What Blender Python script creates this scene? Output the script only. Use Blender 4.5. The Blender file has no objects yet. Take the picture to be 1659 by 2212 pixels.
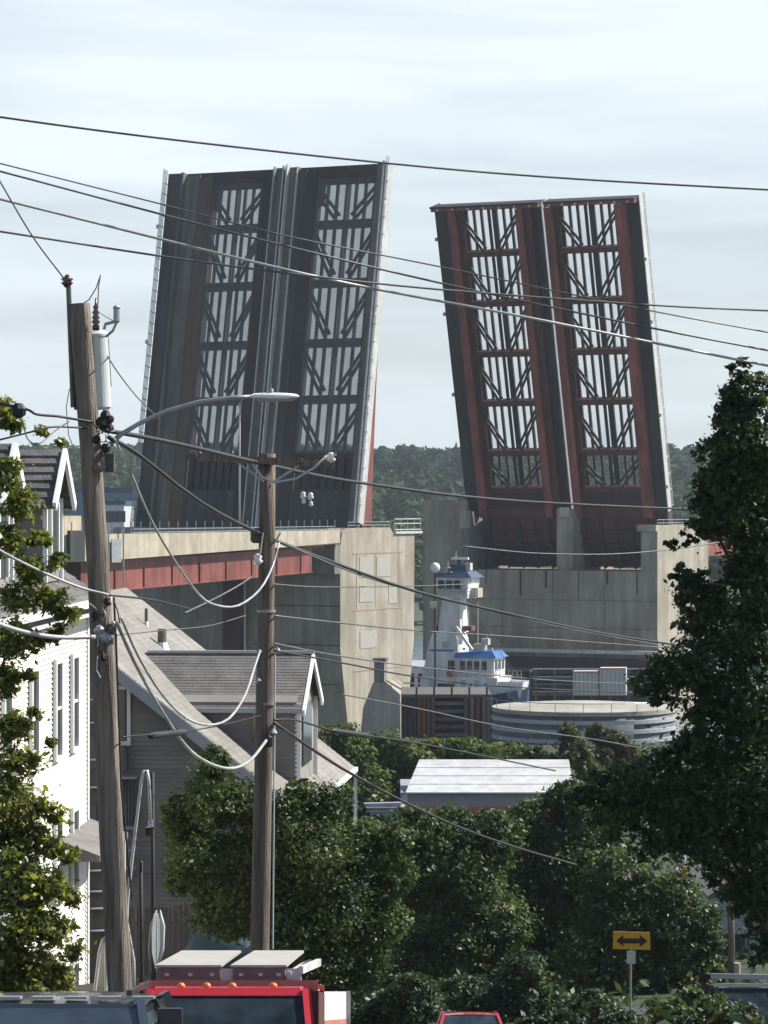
import bpy, math, random
import numpy as np
from mathutils import Vector, Matrix, Euler, noise
random.seed(7)
rng = np.random.default_rng(7)
scene = bpy.context.scene
C = scene.collection

# ---------------------------------------------------------------- camera
F, H0, CX, HY = 6667.0, 31.0, 829.5, 1090.0     # focal length in picture units, eye height, principal column, horizon row
cam = bpy.data.cameras.new('camera'); camo = bpy.data.objects.new('camera', cam); C.objects.link(camo)
camo.location = (0, 0, H0); camo.rotation_euler = (math.pi / 2, 0, 0)
cam.sensor_fit = 'HORIZONTAL'; cam.sensor_width = 36; cam.lens = 36 * F / 1659.0
cam.shift_y = (HY - 1106.0) / 2212.0 * (2212.0 / 1659.0) 
cam.clip_start = 1; cam.clip_end = 9000
scene.camera = camo

# ---------------------------------------------------------------- light
SUN = Vector((0.93, 0.36, 0)).normalized(); EL = math.radians(44)
w = bpy.data.worlds.new('World'); scene.world = w; w.use_nodes = True
nt = w.node_tree; nt.nodes.clear()
def N(t, **k):
    n = nt.nodes.new(t)
    for a, b in k.items(): setattr(n, a, b)
    return n
out = N('ShaderNodeOutputWorld'); bg = N('ShaderNodeBackground')
sky = N('ShaderNodeTexSky', sky_type='NISHITA', sun_disc=False, sun_elevation=EL, sun_rotation=math.atan2(SUN.x, SUN.y),
        air_density=1.3, dust_density=1.5, ozone_density=1.6)
tc = N('ShaderNodeTexCoord'); mp = N('ShaderNodeMapping'); mp.inputs['Scale'].default_value = (2.2, 2.2, 17)
mp.inputs['Location'].default_value = (0.3, 0.1, 0.55)
mp.inputs['Rotation'].default_value = (0, 0.03, 0)
nz = N('ShaderNodeTexNoise'); nz.inputs['Scale'].default_value = 1.5; nz.inputs['Detail'].default_value = 8
nz.inputs['Roughness'].default_value = 0.5; nz.inputs['Distortion'].default_value = 0.4
cr = N('ShaderNodeValToRGB'); cr.color_ramp.elements[0].position = 0.36; cr.color_ramp.elements[1].position = 0.56
mx = N('ShaderNodeMixRGB'); mx.inputs[2].default_value = (10.0, 11.1, 11.7, 1)
sc = N('ShaderNodeMixRGB', blend_type='MULTIPLY'); sc.inputs[0].default_value = 1; sc.inputs[2].default_value = (0.80, 0.92, 1.22, 1)
mul = N('ShaderNodeMath', operation='MULTIPLY_ADD'); mul.inputs[1].default_value = 0.42; mul.inputs[2].default_value = 0.58
sep = N('ShaderNodeSeparateXYZ'); fall = N('ShaderNodeMapRange'); fall.interpolation_type = 'SMOOTHSTEP'
fall.inputs['From Min'].default_value = 0.15; fall.inputs['From Max'].default_value = 0.50; fall.inputs['To Min'].default_value = 1.0; fall.inputs['To Max'].default_value = 0.05
mf = N('ShaderNodeMath', operation='MULTIPLY')
low = N('ShaderNodeMapRange'); low.inputs['From Min'].default_value = 0.0; low.inputs['From Max'].default_value = 0.11; low.inputs['To Min'].default_value = 0.72; low.inputs['To Max'].default_value = 1.0; mf2 = N('ShaderNodeMath', operation='MULTIPLY')
L = nt.links.new
L(tc.outputs['Generated'], mp.inputs[0]); L(mp.outputs[0], nz.inputs[0]); L(nz.outputs[0], cr.inputs[0])
L(cr.outputs[0], mul.inputs[0]); L(tc.outputs['Generated'], sep.inputs[0]); L(sep.outputs[2], fall.inputs[0]); L(mul.outputs[0], mf.inputs[0]); L(fall.outputs[0], mf.inputs[1]); L(sep.outputs[2], low.inputs[0]); L(mf.outputs[0], mf2.inputs[0]); L(low.outputs[0], mf2.inputs[1]); L(mf2.outputs[0], mx.inputs[0])
L(sky.outputs[0], sc.inputs[1]); L(sc.outputs[0], mx.inputs[1]); L(mx.outputs[0], bg.inputs[0])
bg.inputs[1].default_value = 0.053
L(bg.outputs[0], out.inputs[0])
sl = bpy.data.lights.new('sun', 'SUN'); so = bpy.data.objects.new('sun', sl); C.objects.link(so)
sl.energy = 5.0; sl.angle = math.radians(0.5); sl.color = (1, 0.95, 0.87)
sdir = Vector((SUN.x * math.cos(EL), SUN.y * math.cos(EL), math.sin(EL)))
so.rotation_euler = sdir.to_track_quat('Z', 'Y').to_euler(); so.location = (100, 50, 150)
vs = scene.view_settings; vs.view_transform = 'Standard'; vs.look = 'None'; vs.gamma = 1; vs.exposure = 0.75
vs.use_curve_mapping = False
scene.render.engine = 'CYCLES'
cy = scene.cycles; cy.max_bounces = 6; cy.transparent_max_bounces = 16; cy.diffuse_bounces = 3; cy.glossy_bounces = 3

# ---------------------------------------------------------------- materials
def mat(name, col, rough=0.8, var=0.15, scale=1.0, bump=0.0, bscale=None, metal=0.0, col2=None, stretch=(1, 1, 1), coat=0.0, trans=0.0, detail=5, spec=None, ramp=(0.35, 0.65), streak=0.0, blot=0.0, rnd=0.0):
    m = bpy.data.materials.new(name); m.use_nodes = True; t = m.node_tree; b = t.nodes['Principled BSDF']
    b.inputs['Roughness'].default_value = rough; b.inputs['Metallic'].default_value = metal
    if spec is not None: b.inputs['Specular IOR Level'].default_value = spec
    if coat: b.inputs['Coat Weight'].default_value = coat
    c = t.nodes.new('ShaderNodeTexCoord'); mpp = t.nodes.new('ShaderNodeMapping'); mpp.inputs['Scale'].default_value = stretch
    n = t.nodes.new('ShaderNodeTexNoise'); n.inputs['Scale'].default_value = scale; n.inputs['Detail'].default_value = detail
    n.inputs['Roughness'].default_value = 0.62
    r = t.nodes.new('ShaderNodeValToRGB')
    c2 = col2 if col2 else tuple(min(1, x * (1 + var)) for x in col)
    c1 = col if col2 else tuple(x * (1 - var) for x in col)
    r.color_ramp.elements[0].color = (*c1, 1); r.color_ramp.elements[1].color = (*c2, 1)
    r.color_ramp.elements[0].position, r.color_ramp.elements[1].position = ramp
    l = t.links.new
    l(c.outputs['Object'], mpp.inputs[0]); l(mpp.outputs[0], n.inputs[0]); l(n.outputs[0], r.inputs[0]); last = r.outputs[0]
    for amt, sc3, s3 in ((streak, (0.9, 0.9, 0.09), 0.8), (blot, (1, 1, 1), 0.16)):
        if not amt: continue
        m3 = t.nodes.new('ShaderNodeMapping'); m3.inputs['Scale'].default_value = sc3; m3.inputs['Location'].default_value = (3.1, 7.7, 1.3)
        n3 = t.nodes.new('ShaderNodeTexNoise'); n3.inputs['Scale'].default_value = s3; n3.inputs['Detail'].default_value = 7; n3.inputs['Roughness'].default_value = .7
        r3 = t.nodes.new('ShaderNodeValToRGB'); r3.color_ramp.elements[0].position = .42; r3.color_ramp.elements[1].position = .60
        v = 1 - amt; r3.color_ramp.elements[0].color = (v, v * .97, v * .93, 1); r3.color_ramp.elements[1].color = (1, 1, 1, 1)
        mm = t.nodes.new('ShaderNodeMixRGB'); mm.blend_type = 'MULTIPLY'; mm.inputs[0].default_value = 1
        l(c.outputs['Object'], m3.inputs[0]); l(m3.outputs[0], n3.inputs[0]); l(n3.outputs[0], r3.inputs[0]); l(last, mm.inputs[1]); l(r3.outputs[0], mm.inputs[2]); last = mm.outputs[0]
    if rnd:
        oi = t.nodes.new('ShaderNodeObjectInfo'); ma = t.nodes.new('ShaderNodeMath'); ma.operation = 'MULTIPLY_ADD'; ma.inputs[1].default_value = rnd * 2; ma.inputs[2].default_value = 1 - rnd
        mm = t.nodes.new('ShaderNodeVectorMath'); mm.operation = 'SCALE'; l(oi.outputs['Random'], ma.inputs[0]); l(last, mm.inputs[0]); l(ma.outputs[0], mm.inputs['Scale']); last = mm.outputs[0]
    l(last, b.inputs['Base Color'])
    if bump:
        n2 = t.nodes.new('ShaderNodeTexNoise'); n2.inputs['Scale'].default_value = bscale or scale * 4; n2.inputs['Detail'].default_value = 4
        bp = t.nodes.new('ShaderNodeBump'); bp.inputs['Strength'].default_value = bump; bp.inputs['Distance'].default_value = 0.1
        l(mpp.outputs[0], n2.inputs[0]); l(n2.outputs[0], bp.inputs['Height']); l(bp.outputs[0], b.inputs['Normal'])
    return m
def leafmat(name, c1, c2, c3, trans=0.3, rough=0.5, scale=0.6, spec=0.35):
    m = bpy.data.materials.new(name); m.use_nodes = True; t = m.node_tree; b = t.nodes['Principled BSDF']
    b.inputs['Roughness'].default_value = rough; b.inputs['Specular IOR Level'].default_value = spec
    at = t.nodes.new('ShaderNodeAttribute'); at.attribute_name = 'tint'
    c = t.nodes.new('ShaderNodeTexCoord'); n = t.nodes.new('ShaderNodeTexNoise'); n.inputs['Scale'].default_value = scale
    ad = t.nodes.new('ShaderNodeMath'); ad.operation = 'ADD'; ml = t.nodes.new('ShaderNodeMath'); ml.operation = 'MULTIPLY'; ml.inputs[1].default_value = 0.5
    r = t.nodes.new('ShaderNodeValToRGB'); r.color_ramp.elements[0].color = (*c1, 1); r.color_ramp.elements[1].color = (*c3, 1)
    e = r.color_ramp.elements.new(0.5); e.color = (*c2, 1); r.color_ramp.elements[0].position = 0.25; r.color_ramp.elements[2].position = 0.85
    l = t.links.new
    l(c.outputs['Object'], n.inputs[0]); l(n.outputs[0], ad.inputs[0]); l(at.outputs['Fac'], ad.inputs[1]); l(ad.outputs[0], ml.inputs[0]); l(ml.outputs[0], r.inputs[0])
    l(r.outputs[0], b.inputs['Base Color'])
    tr = t.nodes.new('ShaderNodeBsdfTranslucent'); mxs = t.nodes.new('ShaderNodeMixShader'); mxs.inputs[0].default_value = trans
    br = t.nodes.new('ShaderNodeMixRGB'); br.blend_type = 'MULTIPLY'; br.inputs[0].default_value = 1; br.inputs[2].default_value = (1.3, 1.5, 0.6, 1)
    l(r.outputs[0], br.inputs[1]); l(br.outputs[0], tr.inputs[0])
    l(b.outputs[0], mxs.inputs[1]); l(tr.outputs[0], mxs.inputs[2]); l(mxs.outputs[0], t.nodes['Material Output'].inputs[0])
    return m
def grate(name, col, f):
    m = bpy.data.materials.new(name); m.use_nodes = True; t = m.node_tree; b = t.nodes['Principled BSDF']
    b.inputs['Base Color'].default_value = (*col, 1); b.inputs['Roughness'].default_value = 0.6
    tr = t.nodes.new('ShaderNodeBsdfTransparent'); mxs = t.nodes.new('ShaderNodeMixShader')
    c = t.nodes.new('ShaderNodeTexCoord'); n = t.nodes.new('ShaderNodeTexNoise'); n.inputs['Scale'].default_value = 0.5
    ma = t.nodes.new('ShaderNodeMath'); ma.operation = 'MULTIPLY_ADD'; ma.inputs[1].default_value = 0.15; ma.inputs[2].default_value = f - 0.07
    t.links.new(c.outputs['Object'], n.inputs[0]); t.links.new(n.outputs[0], ma.inputs[0]); t.links.new(ma.outputs[0], mxs.inputs[0])
    t.links.new(b.outputs[0], mxs.inputs[1]); t.links.new(tr.outputs[0], mxs.inputs[2]); t.links.new(mxs.outputs[0], t.nodes['Material Output'].inputs[0])
    return m
M = dict(
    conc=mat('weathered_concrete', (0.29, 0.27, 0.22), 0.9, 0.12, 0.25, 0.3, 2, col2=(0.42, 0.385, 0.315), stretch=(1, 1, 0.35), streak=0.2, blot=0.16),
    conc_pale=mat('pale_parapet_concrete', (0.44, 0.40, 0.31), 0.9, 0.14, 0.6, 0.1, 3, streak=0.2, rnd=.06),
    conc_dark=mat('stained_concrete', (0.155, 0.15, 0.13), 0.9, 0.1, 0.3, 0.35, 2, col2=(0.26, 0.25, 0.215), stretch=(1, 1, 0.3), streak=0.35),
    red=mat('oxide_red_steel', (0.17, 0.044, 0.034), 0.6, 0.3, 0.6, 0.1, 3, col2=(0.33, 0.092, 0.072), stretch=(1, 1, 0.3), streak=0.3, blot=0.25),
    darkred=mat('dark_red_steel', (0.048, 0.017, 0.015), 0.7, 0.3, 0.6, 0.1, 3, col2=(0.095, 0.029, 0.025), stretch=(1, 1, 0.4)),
    browns=mat('brown_black_steel', (0.018, 0.016, 0.015), 0.75, 0.3, 0.5, 0.1, 3, col2=(0.036, 0.028, 0.025), stretch=(1, 1, 0.2)),
    deckdark=mat('worn_dark_deck', (0.044, 0.049, 0.050), 0.8, 0.2, 0.4, 0.2, 3, col2=(0.072, 0.077, 0.079), stretch=(1.5, 1, 0.12), streak=0.35, blot=0.2),
    deckgrey=mat('worn_grey_deck', (0.125, 0.122, 0.108), 0.8, 0.2, 0.5, 0.2, 3, col2=(0.20, 0.19, 0.165), stretch=(3, 1, 0.06), streak=0.35, blot=0.2),
    deckbrown=mat('rusty_brown_deck', (0.062, 0.054, 0.044), 0.85, 0.2, 0.7, 0.2, 3, col2=(0.105, 0.072, 0.050), stretch=(3, 1, 0.06)),
    galv=mat('galvanised_steel', (0.34, 0.36, 0.37), 0.45, 0.15, 2, metal=0.5),
    palegrey=mat('pale_painted_steel', (0.50, 0.51, 0.50), 0.5, 0.12, 1.5, blot=.15),
    navy=mat('blue_black_overhang', (0.022, 0.030, 0.034), 0.75, 0.3, 0.4, 0.1, 2, col2=(0.042, 0.052, 0.056), stretch=(1, 1, 0.3), streak=0.35, blot=0.2),
    white=mat('white_paint', (0.74, 0.74, 0.72), 0.5, 0.06, 1.2),
    whiteship=mat('ship_white_paint', (0.66, 0.67, 0.67), 0.5, 0.1, 0.8, stretch=(1, 1, 0.3), streak=0.22),
    siding=mat('cream_white_vinyl', (0.74, 0.71, 0.64), 0.6, 0.05, 0.5),
    beige=mat('beige_grey_vinyl', (0.235, 0.222, 0.205), 0.75, 0.10, 0.6, blot=0.12, rnd=0.09),
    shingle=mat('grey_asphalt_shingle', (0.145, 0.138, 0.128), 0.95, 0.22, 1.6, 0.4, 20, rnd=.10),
    shingle_lit=mat('sunlit_asphalt_shingle', (0.235, 0.224, 0.207), 0.95, 0.16, 1.5, 0.4, 20, rnd=.06, blot=.15),  # paler copy of the shingle, sunlight on the right slope put into its colour
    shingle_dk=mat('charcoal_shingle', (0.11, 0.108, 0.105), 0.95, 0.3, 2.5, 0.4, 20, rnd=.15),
    trimgrey=mat('blue_grey_trim', (0.34, 0.37, 0.40), 0.6, 0.08, 0.8),
    glass=mat('dark_window_glass', (0.02, 0.028, 0.034), 0.08, 0.3, 1, spec=0.8),
    glass_g=mat('windscreen_glass', (0.018, 0.028, 0.034), 0.22, 0.5, 2.3, spec=0.22),
    pole=mat('weathered_pole_wood', (0.10, 0.082, 0.064), 0.9, 0.3, 3, 0.6, 12, col2=(0.27, 0.235, 0.19), stretch=(4, 4, 0.25)),
    pole_red=mat('reddish_pole_wood', (0.095, 0.062, 0.046), 0.9, 0.3, 3, 0.6, 12, col2=(0.21, 0.18, 0.15), stretch=(4, 4, 0.22)),
    rust=mat('rusty_iron', (0.09, 0.042, 0.025), 0.85, 0.3, 1.5, 0.2, 6, col2=(0.17, 0.072, 0.04), stretch=(2, 2, 0.4)),
    timber=mat('grey_wharf_timber', (0.085, 0.08, 0.074), 0.9, 0.3, 1.5, 0.3, 6, col2=(0.15, 0.14, 0.13), stretch=(2, 2, 0.3), rnd=.25),
    black=mat('black_rubber', (0.012, 0.012, 0.013), 0.55, 0.2, 3),
    cable=mat('grey_weathered_cable', (0.10, 0.105, 0.11), 0.5, 0.3, 3),
    cablew=mat('pale_sheathed_cable', (0.36, 0.37, 0.36), 0.4, 0.25, 2),
    tank=mat('tank_grey_paint', (0.10, 0.115, 0.13), 0.7, 0.12, 0.4, stretch=(1, 1, 0.3), streak=0.35),
    tankrim=mat('tank_roof_cream', (0.36, 0.35, 0.30), 0.8, 0.15, 0.8, blot=0.25),
    blue=mat('ship_blue_paint', (0.045, 0.16, 0.38), 0.35, 0.15, 1.5),
    dkblue=mat('ship_dark_blue', (0.02, 0.05, 0.11), 0.5, 0.15, 1.5),
    carred=mat('red_car_paint', (0.42, 0.022, 0.028), 0.3, 0.08, 1.5, coat=0.6),
    cardark=mat('charcoal_car_paint', (0.018, 0.021, 0.027), 0.3, 0.1, 1.5, coat=0.4),
    chrome=mat('polished_trim', (0.6, 0.6, 0.62), 0.2, 0.05, 1, metal=1.0),
    amber=mat('amber_lens', (0.75, 0.16, 0.01), 0.25, 0.2, 10, coat=0.8),
    toolbrown=mat('brown_box_side', (0.16, 0.125, 0.115), 0.7, 0.2, 3),
    tooltop=mat('cream_box_lid', (0.36, 0.35, 0.31), 0.6, 0.08, 3),
    yellow=mat('sign_yellow', (0.62, 0.34, 0.02), 0.5, 0.08, 2),
    signblk=mat('sign_black', (0.02, 0.012, 0.01), 0.6, 0.1, 2),
    porcelain=mat('brown_porcelain', (0.07, 0.02, 0.016), 0.25, 0.2, 5, coat=0.5),
    glaze=mat('white_glazed_insulator', (0.72, 0.72, 0.70), 0.25, 0.05, 5, coat=0.5),
    xfmr=mat('transformer_grey', (0.50, 0.53, 0.52), 0.45, 0.12, 2, stretch=(1, 1, 0.3)),
    fence=mat('aged_picket_wood', (0.10, 0.088, 0.072), 0.9, 0.25, 2, 0.3, 8, stretch=(3, 3, 0.4), rnd=.25),
    tarp=mat('dark_teal_tarp', (0.012, 0.045, 0.065), 0.7, 0.3, 1.5, 0.4, 3),
    grass=mat('rough_grass', (0.018, 0.030, 0.011), 0.95, 0.4, 0.5, 0.5, 6, col2=(0.040, 0.050, 0.020)),
    asphalt=mat('road_asphalt', (0.045, 0.046, 0.048), 0.9, 0.15, 1.5, 0.3, 20),
    hill=mat('far_woodland_floor', (0.028, 0.048, 0.026), 0.95, 0.4, 0.03, 0.4, 0.3, col2=(0.055, 0.075, 0.035)),
    bark=mat('tree_bark', (0.06, 0.048, 0.038), 0.95, 0.3, 4, 0.5, 14, stretch=(3, 3, 0.4)),
    teal=mat('far_teal_cladding', (0.10, 0.17, 0.19), 0.7, 0.12, 0.1),
    salmon=mat('salmon_brick', (0.40, 0.135, 0.10), 0.85, 0.12, 1.5),
    purple=mat('mauve_cladding', (0.26, 0.25, 0.31), 0.7, 0.1, 1.5),
    louvre=mat('blue_grey_patch', (0.32, 0.305, 0.265), 0.8, 0.08, 1.2),
    formwork=mat('ochre_stain_line', (0.30, 0.23, 0.16), 0.9, 0.1, 1.2),
    green=mat('pale_green_light', (0.35, 0.55, 0.35), 0.3, 0.1, 4),
)
LG = grate('open_steel_grating', (0.10, 0.105, 0.11), 0.58)
RG = grate('open_steel_grating_backlit', (0.13, 0.13, 0.13), 0.90)
LF = dict(
    near=leafmat('leaf_sunny', (0.040, 0.054, 0.015), (0.13, 0.15, 0.036), (0.31, 0.28, 0.085), 0.55, 0.35, 1.2, 0.6),
    mid=leafmat('leaf_mid', (0.016, 0.031, 0.011), (0.048, 0.078, 0.022), (0.13, 0.15, 0.042), 0.36, 0.5, 0.7, 0.45),
    dark=leafmat('leaf_dark', (0.010, 0.024, 0.010), (0.027, 0.052, 0.017), (0.075, 0.105, 0.030), 0.28, 0.5, 0.6, 0.4),
    yel=leafmat('leaf_yellow', (0.035, 0.055, 0.014), (0.075, 0.105, 0.024), (0.20, 0.21, 0.035), 0.3, 0.6, 0.25, 0.25),
    olive=leafmat('leaf_olive', (0.035, 0.042, 0.016), (0.070, 0.078, 0.030), (0.12, 0.11, 0.045), 0.3, 0.6, 0.3, 0.25),
    far=leafmat('leaf_far', (0.012, 0.026, 0.013), (0.030, 0.052, 0.022), (0.11, 0.14, 0.04), 0.2, 0.8, 0.012, 0.1),
)
m = mat('harbour_water', (0.10, 0.15, 0.19), 0.12, 0.1, 0.02, 0.5, 0.6, spec=0.6); M['water'] = m

# ---------------------------------------------------------------- helpers
def P(x, y, Y): return Vector(((x - CX) * Y / F, Y, H0 - (y - HY) * Y / F))
def PX(x, Y): return (x - CX) * Y / F
def PZ(y, Y): return H0 - (y - HY) * Y / F
GT = [(-30, 29.8), (0, 29.3), (25, 25.25), (35, 23.55), (60, 19.6), (79, 16.75), (100, 14.4), (120, 13.0), (160, 11.2), (200, 9.8), (260, 8.2), (335, 5.6), (348, 4.2), (356, -3.0), (420, -4.0)]
def ground(Y): return float(np.interp(Y, [a for a, b in GT], [b for a, b in GT]))
FR = {}
class MB:
    def __init__(s): s.v = []; s.f = []
    def _a(s, vs, fs):
        o = len(s.v); s.v += [Vector(p) for p in vs]; s.f += [tuple(i + o for i in f) for f in fs]; return s
    def box(s, x0, x1, y0, y1, z0, z1):
        x0, x1 = sorted((x0, x1)); y0, y1 = sorted((y0, y1)); z0, z1 = sorted((z0, z1))
        return s._a([(x0, y0, z0), (x1, y0, z0), (x1, y1, z0), (x0, y1, z0), (x0, y0, z1), (x1, y0, z1), (x1, y1, z1), (x0, y1, z1)],
                    [(0, 3, 2, 1), (4, 5, 6, 7), (0, 1, 5, 4), (1, 2, 6, 5), (2, 3, 7, 6), (3, 0, 4, 7)])
    def hexa(s, b, t):
        return s._a(list(b) + list(t), [(0, 3, 2, 1), (4, 5, 6, 7), (0, 1, 5, 4), (1, 2, 6, 5), (2, 3, 7, 6), (3, 0, 4, 7)])
    def bar(s, p, q, w, h=None, up=(0, 0, 1)):
        p, q = Vector(p), Vector(q); h = h or w; d = (q - p).normalized(); u = Vector(up)
        if abs(d.dot(u)) > 0.98: u = Vector((0, 1, 0))
        a = d.cross(u).normalized() * w / 2; b = a.cross(d).normalized() * h / 2
        return s.hexa([p - a - b, p + a - b, p + a + b, p - a + b], [q - a - b, q + a - b, q + a + b, q - a + b])
    def tube(s, pts, r, n=8, cap=True):
        pts = [Vector(p) for p in pts]; rr = r if isinstance(r, (list, tuple)) else [r] * len(pts); vs = []; fs = []
        a = None
        for i, p in enumerate(pts):
            d = (pts[min(i + 1, len(pts) - 1)] - pts[max(i - 1, 0)]).normalized()
            if a is None:
                a = d.cross(Vector((0, 0, 1)) if abs(d.z) < 0.9 else Vector((0, 1, 0))).normalized()
            else: a = (a - d * a.dot(d)).normalized()
            b = d.cross(a)
            for k in range(n):
                t = 2 * math.pi * k / n; vs.append(p + (a * math.cos(t) + b * math.sin(t)) * rr[i])
        for i in range(len(pts) - 1):
            for k in range(n):
                k2 = (k + 1) % n; fs.append((i * n + k, i * n + k2, (i + 1) * n + k2, (i + 1) * n + k))
        if cap: fs.append(tuple(range(n))[::-1]); fs.append(tuple((len(pts) - 1) * n + k for k in range(n)))
        return s._a(vs, fs)
    def prism(s, poly, vec):
        poly = [Vector(p) for p in poly]; vec = Vector(vec); n = len(poly)
        return s._a(poly + [p + vec for p in poly], [tuple(range(n))[::-1], tuple(range(n, 2 * n))] + [(i, (i + 1) % n, n + (i + 1) % n, n + i) for i in range(n)])
    def lathe(s, prof, c=(0, 0, 0), n=12):
        c = Vector(c); vs = []; fs = []
        for r, z in prof:
            for k in range(n): t = 2 * math.pi * k / n; vs.append(c + Vector((r * math.cos(t), r * math.sin(t), z)))
        for i in range(len(prof) - 1):
            for k in range(n): k2 = (k + 1) % n; fs.append((i * n + k, i * n + k2, (i + 1) * n + k2, (i + 1) * n + k))
        fs.append(tuple(range(n))[::-1]); fs.append(tuple((len(prof) - 1) * n + k for k in range(n)))
        return s._a(vs, fs)
    def quad(s, pts): return s._a(pts, [tuple(range(len(pts)))])
    def build(s, name, m, parent=None, local=False, smooth=False, frame=None, bevel=0):
        me = bpy.data.meshes.new(name)
        o = bpy.data.objects.new(name, me)
        if parent is not None:
            fr = FR[parent.name]; inv = Matrix.Identity(4) if local else fr.inverted()
            vs = [inv @ p for p in s.v]; o.parent = parent; FR[o.name] = fr
        else:
            if frame is None:
                xs = [p.x for p in s.v]; ys = [p.y for p in s.v]; zs = [p.z for p in s.v]
                frame = Matrix.Translation(((min(xs) + max(xs)) / 2, (min(ys) + max(ys)) / 2, min(zs)))
            inv = Matrix.Identity(4) if local else frame.inverted(); vs = [inv @ p for p in s.v]
            o.matrix_world = frame; FR[o.name] = frame
        me.from_pydata([tuple(p) for p in vs], [], s.f)
        import bmesh
        bm = bmesh.new(); bm.from_mesh(me); bmesh.ops.recalc_face_normals(bm, faces=bm.faces)
        if bevel: bmesh.ops.bevel(bm, geom=bm.edges[:], offset=bevel, segments=2, affect='EDGES', profile=0.7)
        bm.to_mesh(me); bm.free()
        me.materials.append(M[m] if isinstance(m, str) else m)
        if smooth:
            for p in me.polygons: p.use_smooth = True
        C.objects.link(o); return o
def share(o, parent, loc, rot=None, name=None):     # a copy that shares mesh data, child of parent
    c = o.copy(); C.objects.link(c); c.parent = parent; c.location = loc
    if rot is not None: c.rotation_euler = rot
    if name: c.name = name
    FR[c.name] = FR[parent.name]; return c
def tag(o, label=None, cat=None, group=None, kind=None):
    if label: o['label'] = label
    if cat: o['category'] = cat
    if group: o['group'] = group
    if kind: o['kind'] = kind
    return o
def thing(name, label, cat, frame, group=None):
    if not isinstance(frame, Matrix): frame = Matrix.Translation(frame)
    o = bpy.data.objects.new(name, None); C.objects.link(o); o.matrix_world = frame; FR[o.name] = frame
    o.empty_display_size = 0.3
    return tag(o, label, cat, group)
def frame(o, x, z):
    x = Vector(x).normalized(); z = Vector(z).normalized(); y = z.cross(x)
    m_ = Matrix.Identity(4)
    for i in range(3): m_[i][0], m_[i][1], m_[i][2], m_[i][3] = x[i], y[i], z[i], o[i]
    return m_

# ---------------------------------------------------------------- ground, road, water, hills
mb = MB(); ys = sorted(set([a for a, b in GT] + [10, 50, 90, 110, 140, 180, 230, 300]))
xs = [-400, -150, -60, -25, -12, -5.5, 5.5, 12, 25, 60, 150, 400]
for yy in ys:
    for xx in xs: mb.v.append(Vector((xx, yy, ground(yy) - (0.02 if abs(xx) > 5.5 else 0) + (noise.noise(Vector((xx * .05, yy * .03, 0))) * 1.2 if abs(xx) > 12 and yy < 340 else 0))))
nx = len(xs)
for i in range(len(ys) - 1):
    for j in range(nx - 1): mb.f.append((i * nx + j, i * nx + j + 1, (i + 1) * nx + j + 1, (i + 1) * nx + j))
tag(mb.build('ground', 'grass'), kind='structure')
mb = MB(); ry = [y_ for y_ in ys if y_ <= 100]
for yy in ry:
    for xx in (-4.6, 5.4): mb.v.append(Vector((xx, yy, ground(yy) + 0.03)))
for i in range(len(ry) - 1): mb.f.append((i * 2, i * 2 + 1, i * 2 + 3, i * 2 + 2))
tag(mb.build('road', 'asphalt'), kind='structure')
for sx, nm in ((-4.75, 'kerb'), (5.55, 'kerb')):
    mb = MB()
    for a, b in zip(ry[:-1], ry[1:]): mb.bar((sx, a, ground(a) + 0.08), (sx, b, ground(b) + 0.08), 0.16, 0.16)
    tag(mb.build(nm, 'conc_pale'), kind='structure')
mb = MB()
mb.quad([(-300, 95, ground(95) + 0.035), (300, 95, ground(95) + 0.035), (300, 103, ground(103) + 0.06), (-300, 103, ground(103) + 0.06)])
tag(mb.build('cross_street', 'asphalt'), kind='structure')
mb = MB(); mb.quad([(-2500, 340, 0), (2500, 340, 0), (2500, 3500, 0), (-2500, 3500, 0)])
tag(mb.build('water', 'water'), kind='structure')

def hill_z(x, y):
    r = min(1, max(0, (y - 720) / 800.0))
    base = -2 + 56 * (r ** 0.8) + 6 * noise.noise(Vector((x * .004, y * .003, 3))) * r + 9 * noise.noise(Vector((x * .0018, 1.3, 7))) * r
    return base
mb = MB(); gx = np.linspace(-700, 700, 71); gy = np.linspace(700, 2100, 36)
for yy in gy:
    for xx in gx: mb.v.append(Vector((xx, yy, hill_z(xx, yy) if yy < 1700 else hill_z(xx, 1700) - (yy - 1700) * .1)))
for i in range(len(gy) - 1):
    for j in range(len(gx) - 1): mb.f.append((i * 71 + j, i * 71 + j + 1, (i + 1) * 71 + j + 1, (i + 1) * 71 + j))
tag(mb.build('hills', 'hill', smooth=True), kind='structure')

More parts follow.
